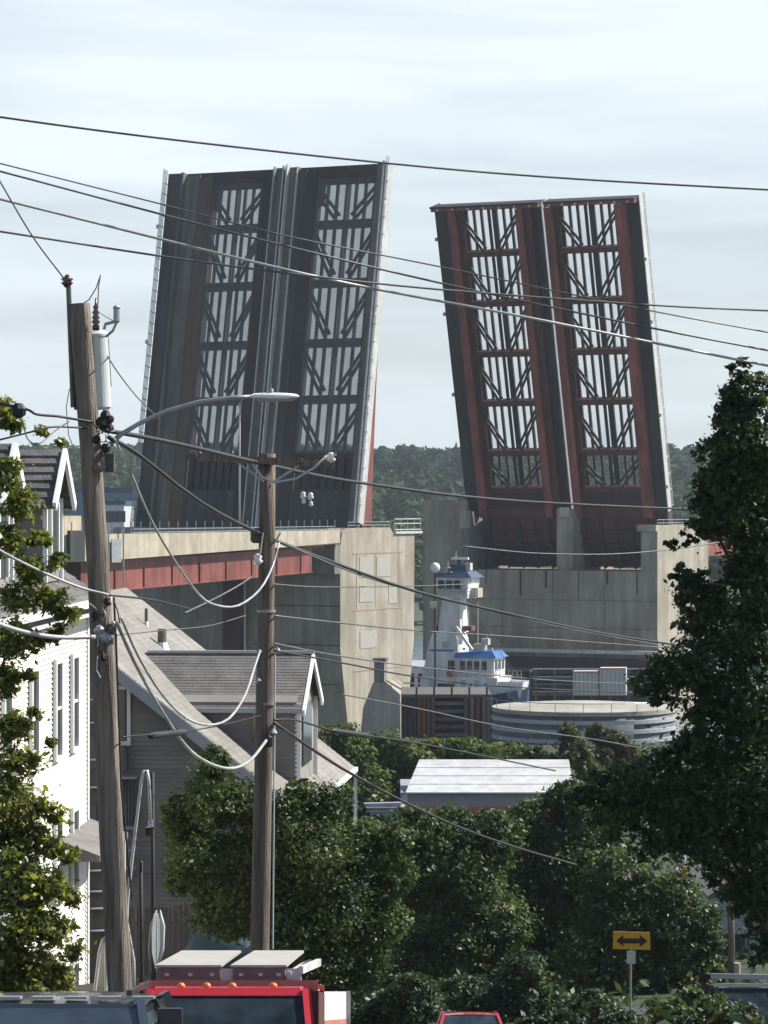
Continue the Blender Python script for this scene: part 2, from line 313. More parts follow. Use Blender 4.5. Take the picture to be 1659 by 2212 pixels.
# ---------------------------------------------------------------- leaves
def leaf_mesh(name, cen, nrm, size, tint, material, parent=None, fr=None):
    n = len(cen); 
    nrm = nrm / (np.linalg.norm(nrm, axis=1, keepdims=True) + 1e-9)
    r = rng.normal(size=(n, 3)); u = np.cross(nrm, r); u /= np.linalg.norm(u, axis=1, keepdims=True) + 1e-9
    v = np.cross(nrm, u); s_ = size[:, None]
    asp = rng.uniform(0.38, 0.7, (n, 1))
    a = cen + u * s_; b = cen + v * s_ * asp; c = cen - u * s_; d = cen - v * s_ * asp
    vs = np.stack([a, b, c, d], 1).reshape(-1, 3)
    fr_ = FR[parent.name] if parent is not None else fr
    vs = vs - np.array(fr_.translation)
    me = bpy.data.meshes.new(name); me.vertices.add(4 * n); me.vertices.foreach_set('co', vs.ravel().astype(np.float32))
    me.loops.add(4 * n); me.loops.foreach_set('vertex_index', np.arange(4 * n, dtype=np.int32))
    me.polygons.add(n); me.polygons.foreach_set('loop_start', np.arange(0, 4 * n, 4, dtype=np.int32))
    me.update(calc_edges=True)
    at = me.attributes.new('tint', 'FLOAT', 'FACE'); at.data.foreach_set('value', tint.astype(np.float32))
    me.materials.append(material)
    o = bpy.data.objects.new(name, me); C.objects.link(o)
    if parent is not None: o.parent = parent; FR[o.name] = fr_
    else: o.matrix_world = fr_; FR[o.name] = fr_
    return o
def crown_points(blobs, n, leaf, density_edge=0.75, clump=0.16, lpc=40):
    """blobs: (centre xyz, radius xyz); n leaves in clumps"""
    vol = np.array([b[1][0] * b[1][2] for b in blobs]) ** 0.85; vol /= vol.sum()
    cen = []; nr = []; sz = []; ti = []
    for (c, r), w_ in zip(blobs, vol):
        k = max(4, int(n * w_ / lpc)); c = np.array(c); r = np.array(r)
        d = rng.normal(size=(k, 3)); d /= np.linalg.norm(d, axis=1, keepdims=True)
        rad = rng.uniform(0.25, 1.05, (k, 1)) ** 0.55
        cc = c + d * r * rad
        cl_r = rng.uniform(0.6, 1.5, (k, 1)) * clump * r.mean()
        ct = rng.uniform(0, 1, k)
        off = rng.normal(size=(k, lpc, 3)) * np.array([1, 1, 0.6]) * rng.uniform(.35, .95, (k, 1, 1))
        pts = cc[:, None, :] + off * cl_r[:, None, :]
        out_ = (pts - c).reshape(-1, 3); out_ = out_ / (np.linalg.norm(out_, axis=1, keepdims=True) + 1e-6)
        nn = out_ * 0.5 + np.array([0, 0, 0.45]) + rng.normal(size=out_.shape) * 0.55
        cen.append(pts.reshape(-1, 3)); nr.append(nn); m_ = len(out_)
        sz.append(leaf * np.clip(rng.lognormal(-0.15, 0.32, m_), .4, 1.45) * np.repeat(rng.uniform(.75, 1.2, k), lpc)); ti.append(np.repeat(ct, lpc) * 0.75 + rng.uniform(0, 0.35, m_))
    return np.concatenate(cen), np.concatenate(nr), np.concatenate(sz), np.concatenate(ti)
def tree(name, label, Y, blobs, n, leaf, material, trunk_x=None, trunk_r=0.16, group=None, cat='tree', depth=1.0, gz=None, clump=0.16, sprays=(), limbs=True):
    bl = []
    for b in blobs:
        x, y, r = b[:3]; dy = b[3] if len(b) > 3 else random.uniform(-0.5, 0.5) * r * Y / F
        Yb = Y + dy; rr = r * Y / F
        bl.append((P(x, y, Yb), (rr, rr * depth, rr * 0.92)))
    tx = trunk_x if trunk_x is not None else sum(b[0] for b in blobs) / len(blobs)
    g = ground(Y) if gz is None else gz
    base = Vector((PX(tx, Y), Y, g - 0.15))
    t = thing(name, label, cat, base, group)
    zs_ = [b[0].z for b in bl]; top = Vector((base.x + 0.1, Y, g + (max(zs_) - g) * 0.62))
    mid = (base + top) / 2 + Vector((random.uniform(-.15, .15), 0, 0))
    MB().tube([base, base + Vector((0, 0, 0.35)), mid, top], [trunk_r * 1.35, trunk_r, trunk_r * .8, trunk_r * .45], 9).build('trunk', 'bark', t, smooth=True)
    if limbs:
        for c, r in bl:
            if c.z < base.z + 1 or r[0] < 40 * Y / F: continue
            st = base.lerp(top, min(0.95, max(0.3, (c.z - r[2] - g) / max(1, (top.z - g)) * 0.8)))
            e = c + Vector((random.uniform(-.3, .3) * r[0], random.uniform(-.3, .3) * r[0], r[2] * 0.5)); md = st.lerp(c, 0.55) + Vector((0, 0, -0.12 * r[0]))
            MB().tube([st, md, c, e], [trunk_r * .3, trunk_r * .2, trunk_r * .1, trunk_r * .03], 6).build('limb', 'bark', t, smooth=True)
    cen, nr, sz, ti = crown_points(bl, n, leaf, clump=clump)
    leaf_mesh('crown', cen, nr, sz, ti, material, t)
    return t

# far woodland on the hill: one mass
cc = []; ti_c = []; hr = []
for i in range(3600):
    x = random.uniform(-260, 330); y = 725 + 900 * random.random() ** 0.8
    if abs(x) > y * 0.135 + 20: continue
    cc.append((x, y, hill_z(x, y))); ti_c.append(0.1 + 0.55 * max(0, noise.noise(Vector((x * .02, y * .008, 5))) + .4) + (0.7 if random.random() < 0.035 else 0) ); hr.append(random.uniform(2.6, 5.0) * (0.8 + y / 2500))
cc = np.array(cc); k = 70; n_ = len(cc)
d = rng.normal(size=(n_, k, 3)); d /= np.linalg.norm(d, axis=2, keepdims=True); d[:, :, 2] = np.abs(d[:, :, 2]); 
R_ = np.array(hr)[:, None, None]
pts = cc[:, None, :] + d * R_ * np.array([1, 1, 1.35]) * rng.uniform(0.75, 1.08, (n_, k, 1))
pts[:, :, 2] += 1.5
nn = (d + rng.normal(size=d.shape) * 0.35).reshape(-1, 3)
fo = leaf_mesh('far_woodland', pts.reshape(-1, 3), nn, np.repeat(np.array(hr) * 0.34, k) * rng.uniform(.7, 1.3, n_ * k), np.repeat(np.array(ti_c), k) + rng.uniform(0, .15, n_ * k), LF['far'], fr=Matrix.Translation((0, 1100, 0)))
tag(fo, 'wooded hillside across the harbour behind the raised bridge', kind='stuff')

# ---------------------------------------------------------------- bridge geometry
A = math.radians(26); W_ = Vector((math.cos(A), -math.sin(A), 0)); N_ = Vector((math.sin(A), math.cos(A), 0))
UP = Vector((0, 0, 1))
DZ = 27.0

def lattice(t, x0, x1, beams, ztop, yb, ybr, ys, nst, rm, sm, grmat, yg, dbl, solid=(), bdep=0.9, bh=0.75, brw=0.28, diag_top=True):
    """floor beams, stringers, V bracing, grating panels of one leaf in leaf coordinates; beams = z of each floor beam from the top down"""
    wd = x1 - x0
    edges = [ztop] + list(beams)
    fb = MB().box(0, wd, 0, bdep, -bh / 2, bh / 2).build('floor_beam', rm, t, local=True); fb.location = (x0, yb, beams[0])
    for z in beams[1:]: share(fb, t, (x0, yb, z))
    zl = beams[-1]
    st = MB().box(-wd * .020, wd * .020, 0, 0.42, zl, ztop).build('stringer', sm, t, local=True); st.location = (x0 + wd * 0.02, ys, 0)
    for i in range(1, nst): share(st, t, (x0 + wd * (0.02 + 0.96 * i / (nst - 1)), ys, 0))
    gp = None
    for a, b in zip(edges[:-1], edges[1:]):
        cxm = (x0 + x1) / 2; zt = a - bh / 2; zb = b + bh / 2; gt = a - .02; gb = b + .02
        for s_ in (-1, 1):
            for k_ in range(2):
                o_ = k_ * dbl
                p = Vector((cxm + s_ * (wd / 2), ybr, zt - 0.5 - o_)); q = Vector((cxm + s_ * (wd * 0.10 + 0), ybr, zb + (0.2 if k_ else dbl * 0.55)))
                if k_: q = Vector((cxm + s_ * (wd * 0.16), ybr, zb))
                MB().bar(p, q, brw, 0.2, up=(0, 1, 0)).build('lateral_brace', sm, t, local=True)
        MB().box(x0, x1, yg, yg + 0.06, gb, gt).build('grating_panel', grmat, t, local=True)
    # central conduit strip
    mb = MB(); mb.box(x0 + wd * .47, x0 + wd * .53, ys + 0.5, ys + 0.9, zl, ztop)
    mb.build('utility_walkway', 'deckdark', t, local=True)

def rails(mb, x, y0, z0, z1, h, sgn, step=2.2, rows=3, r=0.05):
    z = z0
    while z <= z1: mb.box(x - r, x + r, y0, y0 + sgn * h, z - r, z + r); z += step
    for k_ in range(rows): yy = y0 + sgn * h * (k_ + 1) / rows; mb.box(x - r * .8, x + r * .8, yy - r, yy + r, z0, z1)

# ---- left pair (road side towards us)
TH = math.radians(10.5)
zax = UP * math.cos(TH) + N_ * math.sin(TH)
WL = 33.2; OL = Vector((-3.3 - .899 * WL, 397.7 + .438 * WL, 28.8)); FL = frame(OL, W_, zax)
ZT = 48.0; ZB = -3.0
bl_ = [ZT - 7.9, ZT - 15.9, ZT - 24.0, ZT - 31.6, ZT - 39.0]
U = lambda u: u * WL
def left_leaf(name, label, u0, g0, g1, u1, first):
    t = thing(name, label, 'bridge leaf', FL @ Matrix.Translation((U(u0), 0, 0)), 'raised bridge leaves')
    FRt = FL  # local coords below are for the pair: shift
    sh = Matrix.Translation((-U(u0), 0, 0))
    def B(mb, nm, m_):
        mb.v = [sh @ p for p in mb.v]; return mb.build(nm, m_, t, local=True)
    if first:
        B(MB().box(U(0), U(.073), 0, .5, ZB, ZT), 'sidewalk_slab', 'deckdark')
        B(MB().box(U(.074), U(.084), -.75, .3, ZB, ZT - .1), 'traffic_barrier', 'deckgrey')
        B(MB().box(U(.0855), U(.150), .02, .45, ZB, ZT - .4), 'roadway_strip', 'deckgrey')
        B(MB().box(U(.1505), U(.207), .1, .5, ZB, ZT - .7), 'roadway_strip', 'deckbrown')
        B(MB().box(U(.442), U(.498), .05, .5, ZB, ZT - .7), 'roadway_strip', 'browns')
        B(MB().box(U(.4985), U(.5535), -.02, .45, ZB, ZT), 'median_slab', 'deckgrey')
        mb = MB(); mb.box(U(.500), U(.505), -.8, -.02, ZB, ZT); mb.box(U(.540), U(.546), -.7, -.02, ZB, ZT + .1); B(mb, 'median_barrier', 'galv')
        mb = MB(); rails(mb, U(.0) - .05, 0, ZB, ZT + .4, 1.25, -1, 1.5, 4, .045); B(mb, 'sidewalk_railing', 'galv')
        for z in (-2, 8, 24, 40): 
            B(MB().box(U(0) - .3, U(0) - .05, -1.5, -1.2, z, z + .5), 'navigation_lamp', 'palegrey')
    else:
        B(MB().box(U(.5565), U(.605), -.02, .45, ZB, ZT), 'median_slab', 'deckgrey')
        mb = MB(); mb.box(U(.5575), U(.563), -.8, -.02, ZB, ZT + .2); mb.box(U(.598), U(.602), -.3, -.02, ZB, ZT); B(mb, 'median_barrier', 'palegrey')
        B(MB().box(U(.6055), U(.640), .02, .45, ZB, ZT - .4), 'roadway_strip', 'deckdark')
        B(MB().box(U(.6405), U(.691), .05, .5, ZB, ZT - .7), 'roadway_strip', 'browns')
        B(MB().box(U(.954), U(.985), .02, .5, ZB, ZT), 'roadway_strip', 'deckgrey')
        B(MB().box(U(.9855), U(.9995), -.05, .5, ZB, ZT), 'kerb_strip', 'deckgrey')
        B(MB().box(U(.992), U(.998), -1.0, -.05, -.2, ZT), 'traffic_barrier', 'galv')
        B(MB().box(U(1.0), U(1.006), -.5, 1.2, -.2, ZT), 'edge_fascia', 'palegrey')
        mb = MB(); rails(mb, U(1.0) + .3, 0, -.2, ZT + .6, 1.0, -1, 2.4, 2, .045); B(mb, 'edge_railing', 'galv')
        for z in (3, 15, 27, 42): B(MB().box(U(1.0) + .3, U(1.0) + .6, -1.3, -1.0, z, z + .5), 'navigation_lamp', 'palegrey')
        mb = MB(); mb.prism([(U(.975), 1.25, -.6), (U(.975), 4.2, -.6), (U(.975), 3.0, 9), (U(.975), 2.1, 19), (U(.975), 1.4, 30), (U(.975), 1.25, 30)], (U(.022), 0, 0))
        B(mb, 'main_girder', 'red')
    # solid end beam, closed lower panels
    B(MB().box(U(g0), U(g1), .1, .9, ZT - 1.8, ZT - .65), 'end_plate', 'browns')
    B(MB().box(U(u0 + .004), U(u1 - .008), .52, 1.0, ZT - 1.2, ZT + .02), 'end_beam', 'navy')
    B(MB().box(U(g0), U(g1), .02, .7, ZB, 4.2), 'solid_deck_panel', 'deckdark')
    mb = MB()
    for k_ in range(7): x = U(g0) + (U(g1) - U(g0)) * (k_ + .2) / 7; mb.box(x, x + (U(g1) - U(g0)) * .1, .3, .6, 4.25, bl_[-1] - .4)
    mb.box(U(g0), U(g1), .75, 1.2, 4.25, bl_[-1] - .4)
    B(mb, 'trunnion_bay_plate', 'browns')
    # girders on the underside
    if first:
        for u in (.17, .47): B(MB().box(U(u), U(u) + .5, .6, 3.4, ZB - 1, ZT - 1), 'main_girder', 'browns')
    else: B(MB().box(U(.65), U(.65) + .5, .6, 3.4, ZB - 1, ZT - 1), 'main_girder', 'browns')
    t2x = lambda u: U(u) - U(u0)
    lattice(t, t2x(g0), t2x(g1), bl_, ZT - 1.8, .45, .5, .2, 7, 'browns', 'browns', LG, .06, 1.1, bdep=1.2, bh=.95, brw=.42)
    # corner stubs in top bay
    mb = MB(); mb.box(U(g0), U(g0) + U(.032), .12, .7, ZT - 4.2 - 1.2, ZT - 1.8); mb.box(U(g0), U(g1), .12, .6, ZT - 2.6, ZT - 1.8); B(mb, 'corner_plate', 'browns')
    return t
left_leaf('bridge_leaf', 'leftmost raised bridge leaf with dark deck, sidewalk railing and grey roadway strip', 0, .208, .442, .5535, True)
left_leaf('bridge_leaf', 'raised bridge leaf with dark deck and pale right edge, second from left', .5565, .692, .954, 1.0, False)

# ---- right pair (underside towards us)
TH2 = math.radians(14.7)
zax2 = UP * math.cos(TH2) - N_ * math.sin(TH2)
WR = 31.47; OR = Vector((39.76 - .899 * WR, 440 + .438 * WR, 31.0)); FRr = frame(OR, W_, zax2)
ZT2 = 44.2; ZB2 = -4.5
br_ = [ZT2 - 7.2, ZT2 - 14.5, ZT2 - 21.9, ZT2 - 29.2, ZT2 - 36.6]
V = lambda u: u * WR
def girder(B, u0, u1, lab=None, zlow=-2, m_='red'):
    # plate girder: outer flange nearest us, thin web, rows of stiffeners
    xm = V((u0 + u1) / 2)
    mb = MB(); mb.box(V(u0), V(u1), -.12, 0, zlow, ZT2 - .8); B(mb, 'girder_flange', m_)
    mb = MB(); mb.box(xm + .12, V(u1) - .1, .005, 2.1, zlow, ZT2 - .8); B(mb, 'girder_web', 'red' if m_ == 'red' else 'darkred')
def right_leaf(label, e0, a0, a1, g0, g1, b0, b1, e1, first):
    t = thing('bridge_leaf', label, 'bridge leaf', FRr @ Matrix.Translation((V(e0), 0, 0)), 'raised bridge leaves')
    sh = Matrix.Translation((-V(e0), 0, 0))
    def B(mb, nm, m_):
        mb.v = [sh @ p for p in mb.v]; return mb.build(nm, m_, t, local=True)
    girder(B, a0, a1); girder(B, b0, b1)
    # darker inner webs beside the grating
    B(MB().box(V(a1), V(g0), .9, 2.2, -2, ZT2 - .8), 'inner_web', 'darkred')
    if first:
        B(MB().box(V(0), V(a0) - .02, 1.5, 2.4, -2, ZT2 - .3), 'deck_overhang', 'navy')
        B(MB().box(V(.4565), V(.4895), .5, 2.2, -2, ZT2 - .8), 'outer_web', 'darkred')
        B(MB().box(V(.4905), V(.508), 1.6, 2.4, -2, ZT2 - .8), 'roadway_strip', 'navy')
        B(MB().box(V(.517), V(.530), 1.5, 2.4, -2, ZT2 - .3), 'roadway_strip', 'deckdark')
        mb = MB(); z = 0
        while z < ZT2 - 1: mb.box(V(.509), V(.5165), 1.8, 2.2, z, z + .8); z += 3.6
        B(mb, 'cross_bracket', 'navy')
        B(MB().box(V(.531), V(.536), 1.2, 3.2, -2, ZT2), 'deck_edge', 'galv')
        for z in (3, 16, 28, 39): B(MB().box(V(0) - .3, V(0), 1.2, 1.6, z, z + .5), 'navigation_lamp', 'palegrey')
        B(MB().box(V(0) - .02, V(0) + .08, 2.45, 3.5, -2, ZT2), 'edge_fascia', 'deckdark')
    else:
        B(MB().box(V(b1) + .02, V(1.0), 1.5, 2.4, -4, ZT2 - .3), 'deck_overhang', 'navy')
        B(MB().box(V(1.0), V(1.004), 1.6, 3.0, -1.5, ZT2 + .1), 'edge_fascia', 'palegrey')
        mb = MB(); rails(mb, V(1.0) + .05, 2.9, -1, ZT2 + .2, 1.0, 1, 2.4, 2, .05); B(mb, 'edge_railing', 'palegrey')
        for z in (2, 12.5, 26, 35): B(MB().box(V(1.004), V(1.004) + .35, 1.4, 1.8, z, z + .5), 'navigation_lamp', 'palegrey')
        mb = MB(); rails(mb, V(.553), 2.4, -2, ZT2, 1.0, 1, 2.4, 2, .045); B(mb, 'median_railing', 'galv')
    B(MB().box(V(e0), V(e1), -.1, 2.4, ZT2 - .28, ZT2), 'end_beam', 'browns')
    B(MB().box(V(e0) + .1, V(e1) - .1, 0, 2.3, ZT2 - .75, ZT2 - .29), 'end_plate', 'red')
    mb = MB()
    for k_ in range(7):
        x = V(e0) + (V(e1) - V(e0)) * (k_ + .5) / 7; mb.box(x - .15, x + .15, -.25, -.1, ZT2 - .6, ZT2 - .35)
    B(mb, 'end_bracket', 'palegrey')
    # closed panels below the lattice, counterweight tail
    B(MB().box(V(g0), V(g1), .6, 2.3, -2, 2.1), 'solid_deck_panel', 'browns')
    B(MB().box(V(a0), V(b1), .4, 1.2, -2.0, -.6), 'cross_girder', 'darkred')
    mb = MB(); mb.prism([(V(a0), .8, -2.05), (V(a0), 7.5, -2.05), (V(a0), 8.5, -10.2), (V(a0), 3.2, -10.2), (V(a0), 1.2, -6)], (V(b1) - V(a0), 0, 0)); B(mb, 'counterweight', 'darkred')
    mb = MB()
    for z in (-4.2, -6.4, -8.4): mb.box(V(a0) + .1, V(b1) - .1, .55 if z > -5 else 1.0, 1.9, z - .12, z + .12)
    for k_ in range(5): x = V(a0) + (V(b1) - V(a0)) * (k_ + .5) / 5; mb.box(x - .12, x + .12, .6, 2.0, -9.8, -2.1)
    B(mb, 'counterweight_rib', 'browns')
    lattice(t, V(g0) - V(e0), V(g1) - V(e0), br_ + [2.1], ZT2 - .8, .3, .2, 1.5, 8, 'darkred', 'browns', RG, 2.2, .8, bdep=1.8, bh=.8, brw=.33)
    return t
right_leaf('raised bridge leaf with red girders and dark left overhang, third from left', 0, .085, .125, .151, .42, .42, .456, .536, True)
right_leaf('rightmost raised bridge leaf with red girders and pale right railing', .56, .562, .60, .622, .90, .90, .945, 1.0, False)

# ---------------------------------------------------------------- piers
def pier(name, label, C0, width, prof, slots=None):
    t = thing(name, label, 'bridge pier', (C0.x, C0.y, 0))
    mb = MB()
    poly = [C0 + N_ * a + UP * (z - C0.z) for a, z in prof]
    mb.prism(poly, -W_ * width)
    mb.build('pier_body', 'conc', t)
    return t
P0 = Vector((-5.57, 393, 0))
prof = [(0, 25.6), (0, 12.7), (3.4, -3), (18.5, -3), (21.8, 12.7), (22, 27.2), (15.5, 27.2), (14.6, 28.0), (2.0, 28.0), (0.6, 27.5)]
tp = pier('bridge_pier', 'left concrete bridge pier with sunlit tapering end wall and leaf pair above', P0, 34.5, prof)
def onface(C0, a0, a1, z0, z1, th=0.12):   # slab lying proud of the sunlit end face
    o_ = C0 + W_ * 0.0
    mb = MB(); p = lambda a, z: C0 + N_ * a + UP * z + W_ * .004
    mb.prism([p(a0, z0), p(a1, z0), p(a1, z1), p(a0, z1)], W_ * th); return mb
for (a0, a1, z0, z1) in ((5.5, 9.5, 21.6, 24.2), (10.5, 14.5, 21.6, 24.2), (5.5, 9.5, 18.4, 20.6), (14.0, 16.5, 18.0, 20.6), (5.6, 10.5, 12.4, 14.6)):
    onface(P0, a0, a1, z0, z1, .05).build('repair_patch', 'louvre', tp)
for a in (4.6, 10.0, 17.2): onface(P0, a, a + .12, 17.5, 24.6, .04).build('formwork_joint', 'formwork', tp)
for z in (24.65, 17.3, 9.5): onface(P0, 3.5, 18.4, z, z + .12, .04).build('formwork_joint', 'formwork', tp)
for a in (.3, .55, .8):  # low rail along the top of the pier
    pass
mb = MB(); q0 = P0 + N_ * 2.2 + UP * 28.0; q1 = P0 + N_ * 14.4 + UP * 28.0
for zz in (.35, .75): mb.bar(q0 + UP * zz, q1 + UP * zz, .09)
for k_ in range(7): a = q0.lerp(q1, k_ / 6); mb.bar(a, a + UP * .8, .1)
mb.build('pier_railing', 'galv', tp)
mb = MB(); q0 = P0 + N_ * 15.8 + UP * 27.2; q1 = P0 + N_ * 24 + UP * 27.2
for zz in (.5, 1.3, 1.9): mb.bar(q0 + UP * zz, q1 + UP * zz, .12)
for k_ in range(5): a = q0.lerp(q1, k_ / 4); mb.bar(a, a + UP * 1.9, .12)
mb.bar(q0 + UP * .1, q1 + UP * .1, .5, .3)
mb.build('pier_railing', 'palegrey', tp)
# solid dark block standing in for the recess shade at near top corner
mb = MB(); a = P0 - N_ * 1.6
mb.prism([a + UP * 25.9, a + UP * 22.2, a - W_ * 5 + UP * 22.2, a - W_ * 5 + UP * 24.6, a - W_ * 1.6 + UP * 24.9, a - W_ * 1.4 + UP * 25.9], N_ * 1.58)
mb.build('recess_shade', 'conc_dark', tp)
# steel column on shaded face
mb = MB(); a = P0 - N_ * .9 - W_ * 13.6
mb.prism([a + UP * 5, a - W_ * 3.0 + UP * 5, a - W_ * 3.0 + UP * 21, a + UP * 21], N_ * .85); mb.build('ladder_enclosure', 'darkred', tp)
mb = MB(); a = P0 - N_ * .95 - W_ * 13.3
mb.bar(a + UP * 5, a + UP * 22, .28); mb.build('drain_pipe', 'palegrey', tp)
for z in (8, 13, 18): MB().prism([P0 - N_ * .05 + UP * z, P0 - N_ * .05 - W_ * 12.5 + UP * z, P0 - N_ * .05 - W_ * 12.5 + UP * (z + .12), P0 - N_ * .05 + UP * (z + .12)], N_ * .04).build('formwork_joint', 'deckdark', tp)

for a, z1_, l_ in ((2.2, 27.6, 3.5), (7.3, 27.8, 5.2), (12.4, 27.7, 2.6), (17.0, 26.9, 4.4), (19.6, 26.9, 6.0)):
    onface(P0, a, a + random.uniform(.12, .3), z1_ - l_, z1_, .012).build('rust_stain', 'formwork', tp)
C1 = Vector((38.8, 438, 0))
prof2 = [(0, 21.5), (0, 12.5), (3.0, -3), (18, -3), (21, 12.5), (21, 21.5)]
tr_ = pier('bridge_pier', 'right concrete bridge pier behind the white boat, carrying the red pair of leaves', C1, 31.0, prof2)
def upright(s0, s1, a0, a1, z0, z1, nm, m_, par=tr_):
    mb = MB(); p = C1 + N_ * a0
    mb.prism([p - W_ * s0 + UP * z0, p - W_ * s1 + UP * z0, p - W_ * s1 + UP * z1, p - W_ * s0 + UP * z1], N_ * (a1 - a0)); return mb.build(nm, m_, par)
upright(0, 2.5, 0, 21, 21.5, 27.2, 'side_wall', 'conc')
upright(0, 2.9, -.6, 21, 27.2, 28.1, 'side_parapet', 'conc')
upright(13.4, 15.9, 1.0, 20, 21.5, 30.4, 'centre_wall', 'conc')
upright(13.9, 15.4, .8, 1.0, 29.2, 30.6, 'lamp_bracket', 'conc_pale')
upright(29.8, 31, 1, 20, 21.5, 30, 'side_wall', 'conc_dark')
upright(31.0, 38.2, 3.0, 12, -3, 31.6, 'operator_tower', 'conc')
upright(29.6, 30.6, -.6, 1.0, 27.5, 30.2, 'lit_bracket', 'conc_pale')
for s_, l_ in ((3, 3.2), (7.5, 1.8), (12, 4.0), (17, 2.4), (21, 3.6), (26.5, 2.0)): upright(s_, s_ + random.uniform(.15, .5), -.03, -.004, 21.4 - l_, 21.45, 'water_stain', 'deckdark')
for s_ in (8, 16, 24): upright(s_, s_ + .1, -.05, -.004, 9.2, 21.4, 'formwork_joint', 'conc_dark')
# ledges of the timber fender at its foot
for i, z in enumerate((13.0, 10.2, 8.2, 6.4)): upright(-2, 31, -3.2 + .2 * i, -2.4, z - 3.2, z - 2.7, 'fender_rail', 'timber' if i % 2 else 'palegrey')
upright(-1, 31, -2.3, 2.8, -3, 9.0, 'fender_wall', 'browns')
upright(-.02, 29.5, -.06, -.005, 17.2, 17.32, 'formwork_joint', 'conc_dark'); upright(-.02, 29.5, -.06, -.005, 13.2, 13.32, 'formwork_joint', 'conc_dark')
mb = MB(); q0 = C1 + UP * 28.1; q1 = C1 + N_ * 20 + UP * 28.1
for zz in (.3, .75): mb.bar(q0 + UP * zz, q1 + UP * zz, .1)
for k_ in range(9): a = q0.lerp(q1, k_ / 8); mb.bar(a, a + UP * .8, .1)
mb.build('pier_railing', 'galv', tr_)

# approach spans
t = thing('approach_span', 'left approach deck with beige parapet, post railing and red steel girder', 'bridge span', (P0.x, P0.y - 2, 24))
def along(s, off, z): return P0 - N_ * s + W_ * off + UP * z
NS = 12
for k_ in range(NS):          # parapet in cast lengths
    a, b = 1.0 + k_ * 7.2, 1.0 + (k_ + 1) * 7.2 - .05
    za, zb = 26.15 - 1.35 * min(1, a / 60), 26.15 - 1.35 * min(1, b / 60)
    mb = MB(); mb.prism([along(a, .0, za), along(b, .0, zb), along(b, .0, 27.75), along(a, .0, 27.75)], W_ * .5)
    mb.build('parapet_panel', 'conc_pale', t)
mb = MB(); mb.prism([along(1, -.02, 25.9), along(88, -.02, 24.6), along(88, -.02, 25.9), along(1, -.02, 27.2)], -W_ * 31); mb.build('deck_slab', 'conc', t)
g_ = MB(); g_.prism([along(7, -.45, 22.6), along(13, -.45, 22.45), along(62, -.45, 21.3), along(62, -.45, 24.7), along(7, -.45, 25.6)], -W_ * .4); g_.build('main_girder', 'red', t)
g_ = MB(); g_.prism([along(7, -.2, 22.5), along(62, -.2, 21.2), along(62, -.2, 21.3), along(7, -.2, 22.6)], -W_ * 1.4); g_.build('girder_flange', 'red', t)
for k_ in range(8): g_ = MB(); s_ = 10 + k_ * 6.4; zz = 22.6 - 1.3 * (s_ - 7) / 55; g_.prism([along(s_, -.44, zz), along(s_ + .12, -.44, zz), along(s_ + .12, -.44, zz + 2.3), along(s_, -.44, zz + 2.3)], W_ * .14); g_.build('web_stiffener', 'red', t)
for off in (-12, -22): g_ = MB(); g_.prism([along(3, off, 22.6), along(62, off, 21.3), along(62, off, 24.7), along(3, off, 25.6)], -W_ * .4); g_.build('main_girder', 'darkred', t)
g_ = MB(); g_.prism([along(62.2, -2.5, 21.5), along(88, -2.5, 21.5), along(88, -2.5, 24.5), along(62.2, -2.5, 24.5)], -W_ * .4); g_.build('main_girder', 'darkred', t)
pr = None
for k_ in range(34):
    s_ = 2 + k_ * 2.1; p = along(s_, .25, 27.75)
    if pr is None: pr = MB().box(-.06, .06, -.06, .06, 0, 1.35).build('railing_post', 'galv', t, local=True); pr.location = FR[t.name].inverted() @ p
    else: share(pr, t, FR[t.name].inverted() @ p)
for zz in (.12, .5): mb = MB(); mb.bar(along(2, .25, 27.75 + zz), along(52, .25, 27.75 + zz), .09); mb.build('railing_rail', 'galv', t)
mb = MB(); mb.prism([along(22, -28, 27.2), along(26, -28, 27.2), along(26, -28, 29.6), along(22, -28, 29.6)], W_ * 3); mb.build('control_cabinet', 'conc_pale', t)
# inspection platform hanging at left
for s_ in (55.2, 58.4): MB().bar(along(s_, .9, 22.4), along(s_, .9, 28.4), .18).build('hanging_ladder_stile', 'palegrey', t)
mb = MB(); mb.prism([along(55.6, .75, 24.6), along(57.6, .75, 24.6), along(57.6, .75, 27.2), along(55.6, .75, 27.2)], W_ * .12); mb.build('hanging_access_panel', 'galv', t)
mb = MB(); mb.prism([along(63.5, .6, 24.8), along(66.5, .6, 24.8), along(66.5, .6, 28.2), along(63.5, .6, 28.2)], W_ * .4); mb.build('cabinet', 'navy', t)
# left shore support
t = thing('approach_pier', 'shaded concrete approach pier under the left span beside the house roof', 'bridge pier', along(60, -10, 0))
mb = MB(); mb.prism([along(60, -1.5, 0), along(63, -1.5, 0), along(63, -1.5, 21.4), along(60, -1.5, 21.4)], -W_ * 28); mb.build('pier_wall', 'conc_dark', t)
t = thing('approach_span', 'right approach deck with pale parapet and red girder, mostly behind the dark tree', 'bridge span', C1 + N_ * 21 + UP * 24)
def al2(s, off, z): return C1 + N_ * (21 + s) + W_ * off + UP * z
mb = MB(); mb.prism([al2(0.05, 0, 26.2), al2(80, 0, 26.2), al2(80, 0, 28), al2(0.05, 0, 28)], W_ * .5); mb.build('parapet', 'conc_pale', t)
mb = MB(); mb.prism([al2(.05, -.02, 26.2), al2(80, -.02, 26.2), al2(80, -.02, 27.2), al2(.05, -.02, 27.2)], -W_ * 30); mb.build('deck_slab', 'conc', t)
mb = MB(); mb.prism([al2(.1, -.3, 23.4), al2(80, -.3, 23.4), al2(80, -.3, 25.8), al2(.1, -.3, 25.8)], -W_ * .4); mb.build('main_girder', 'red', t)

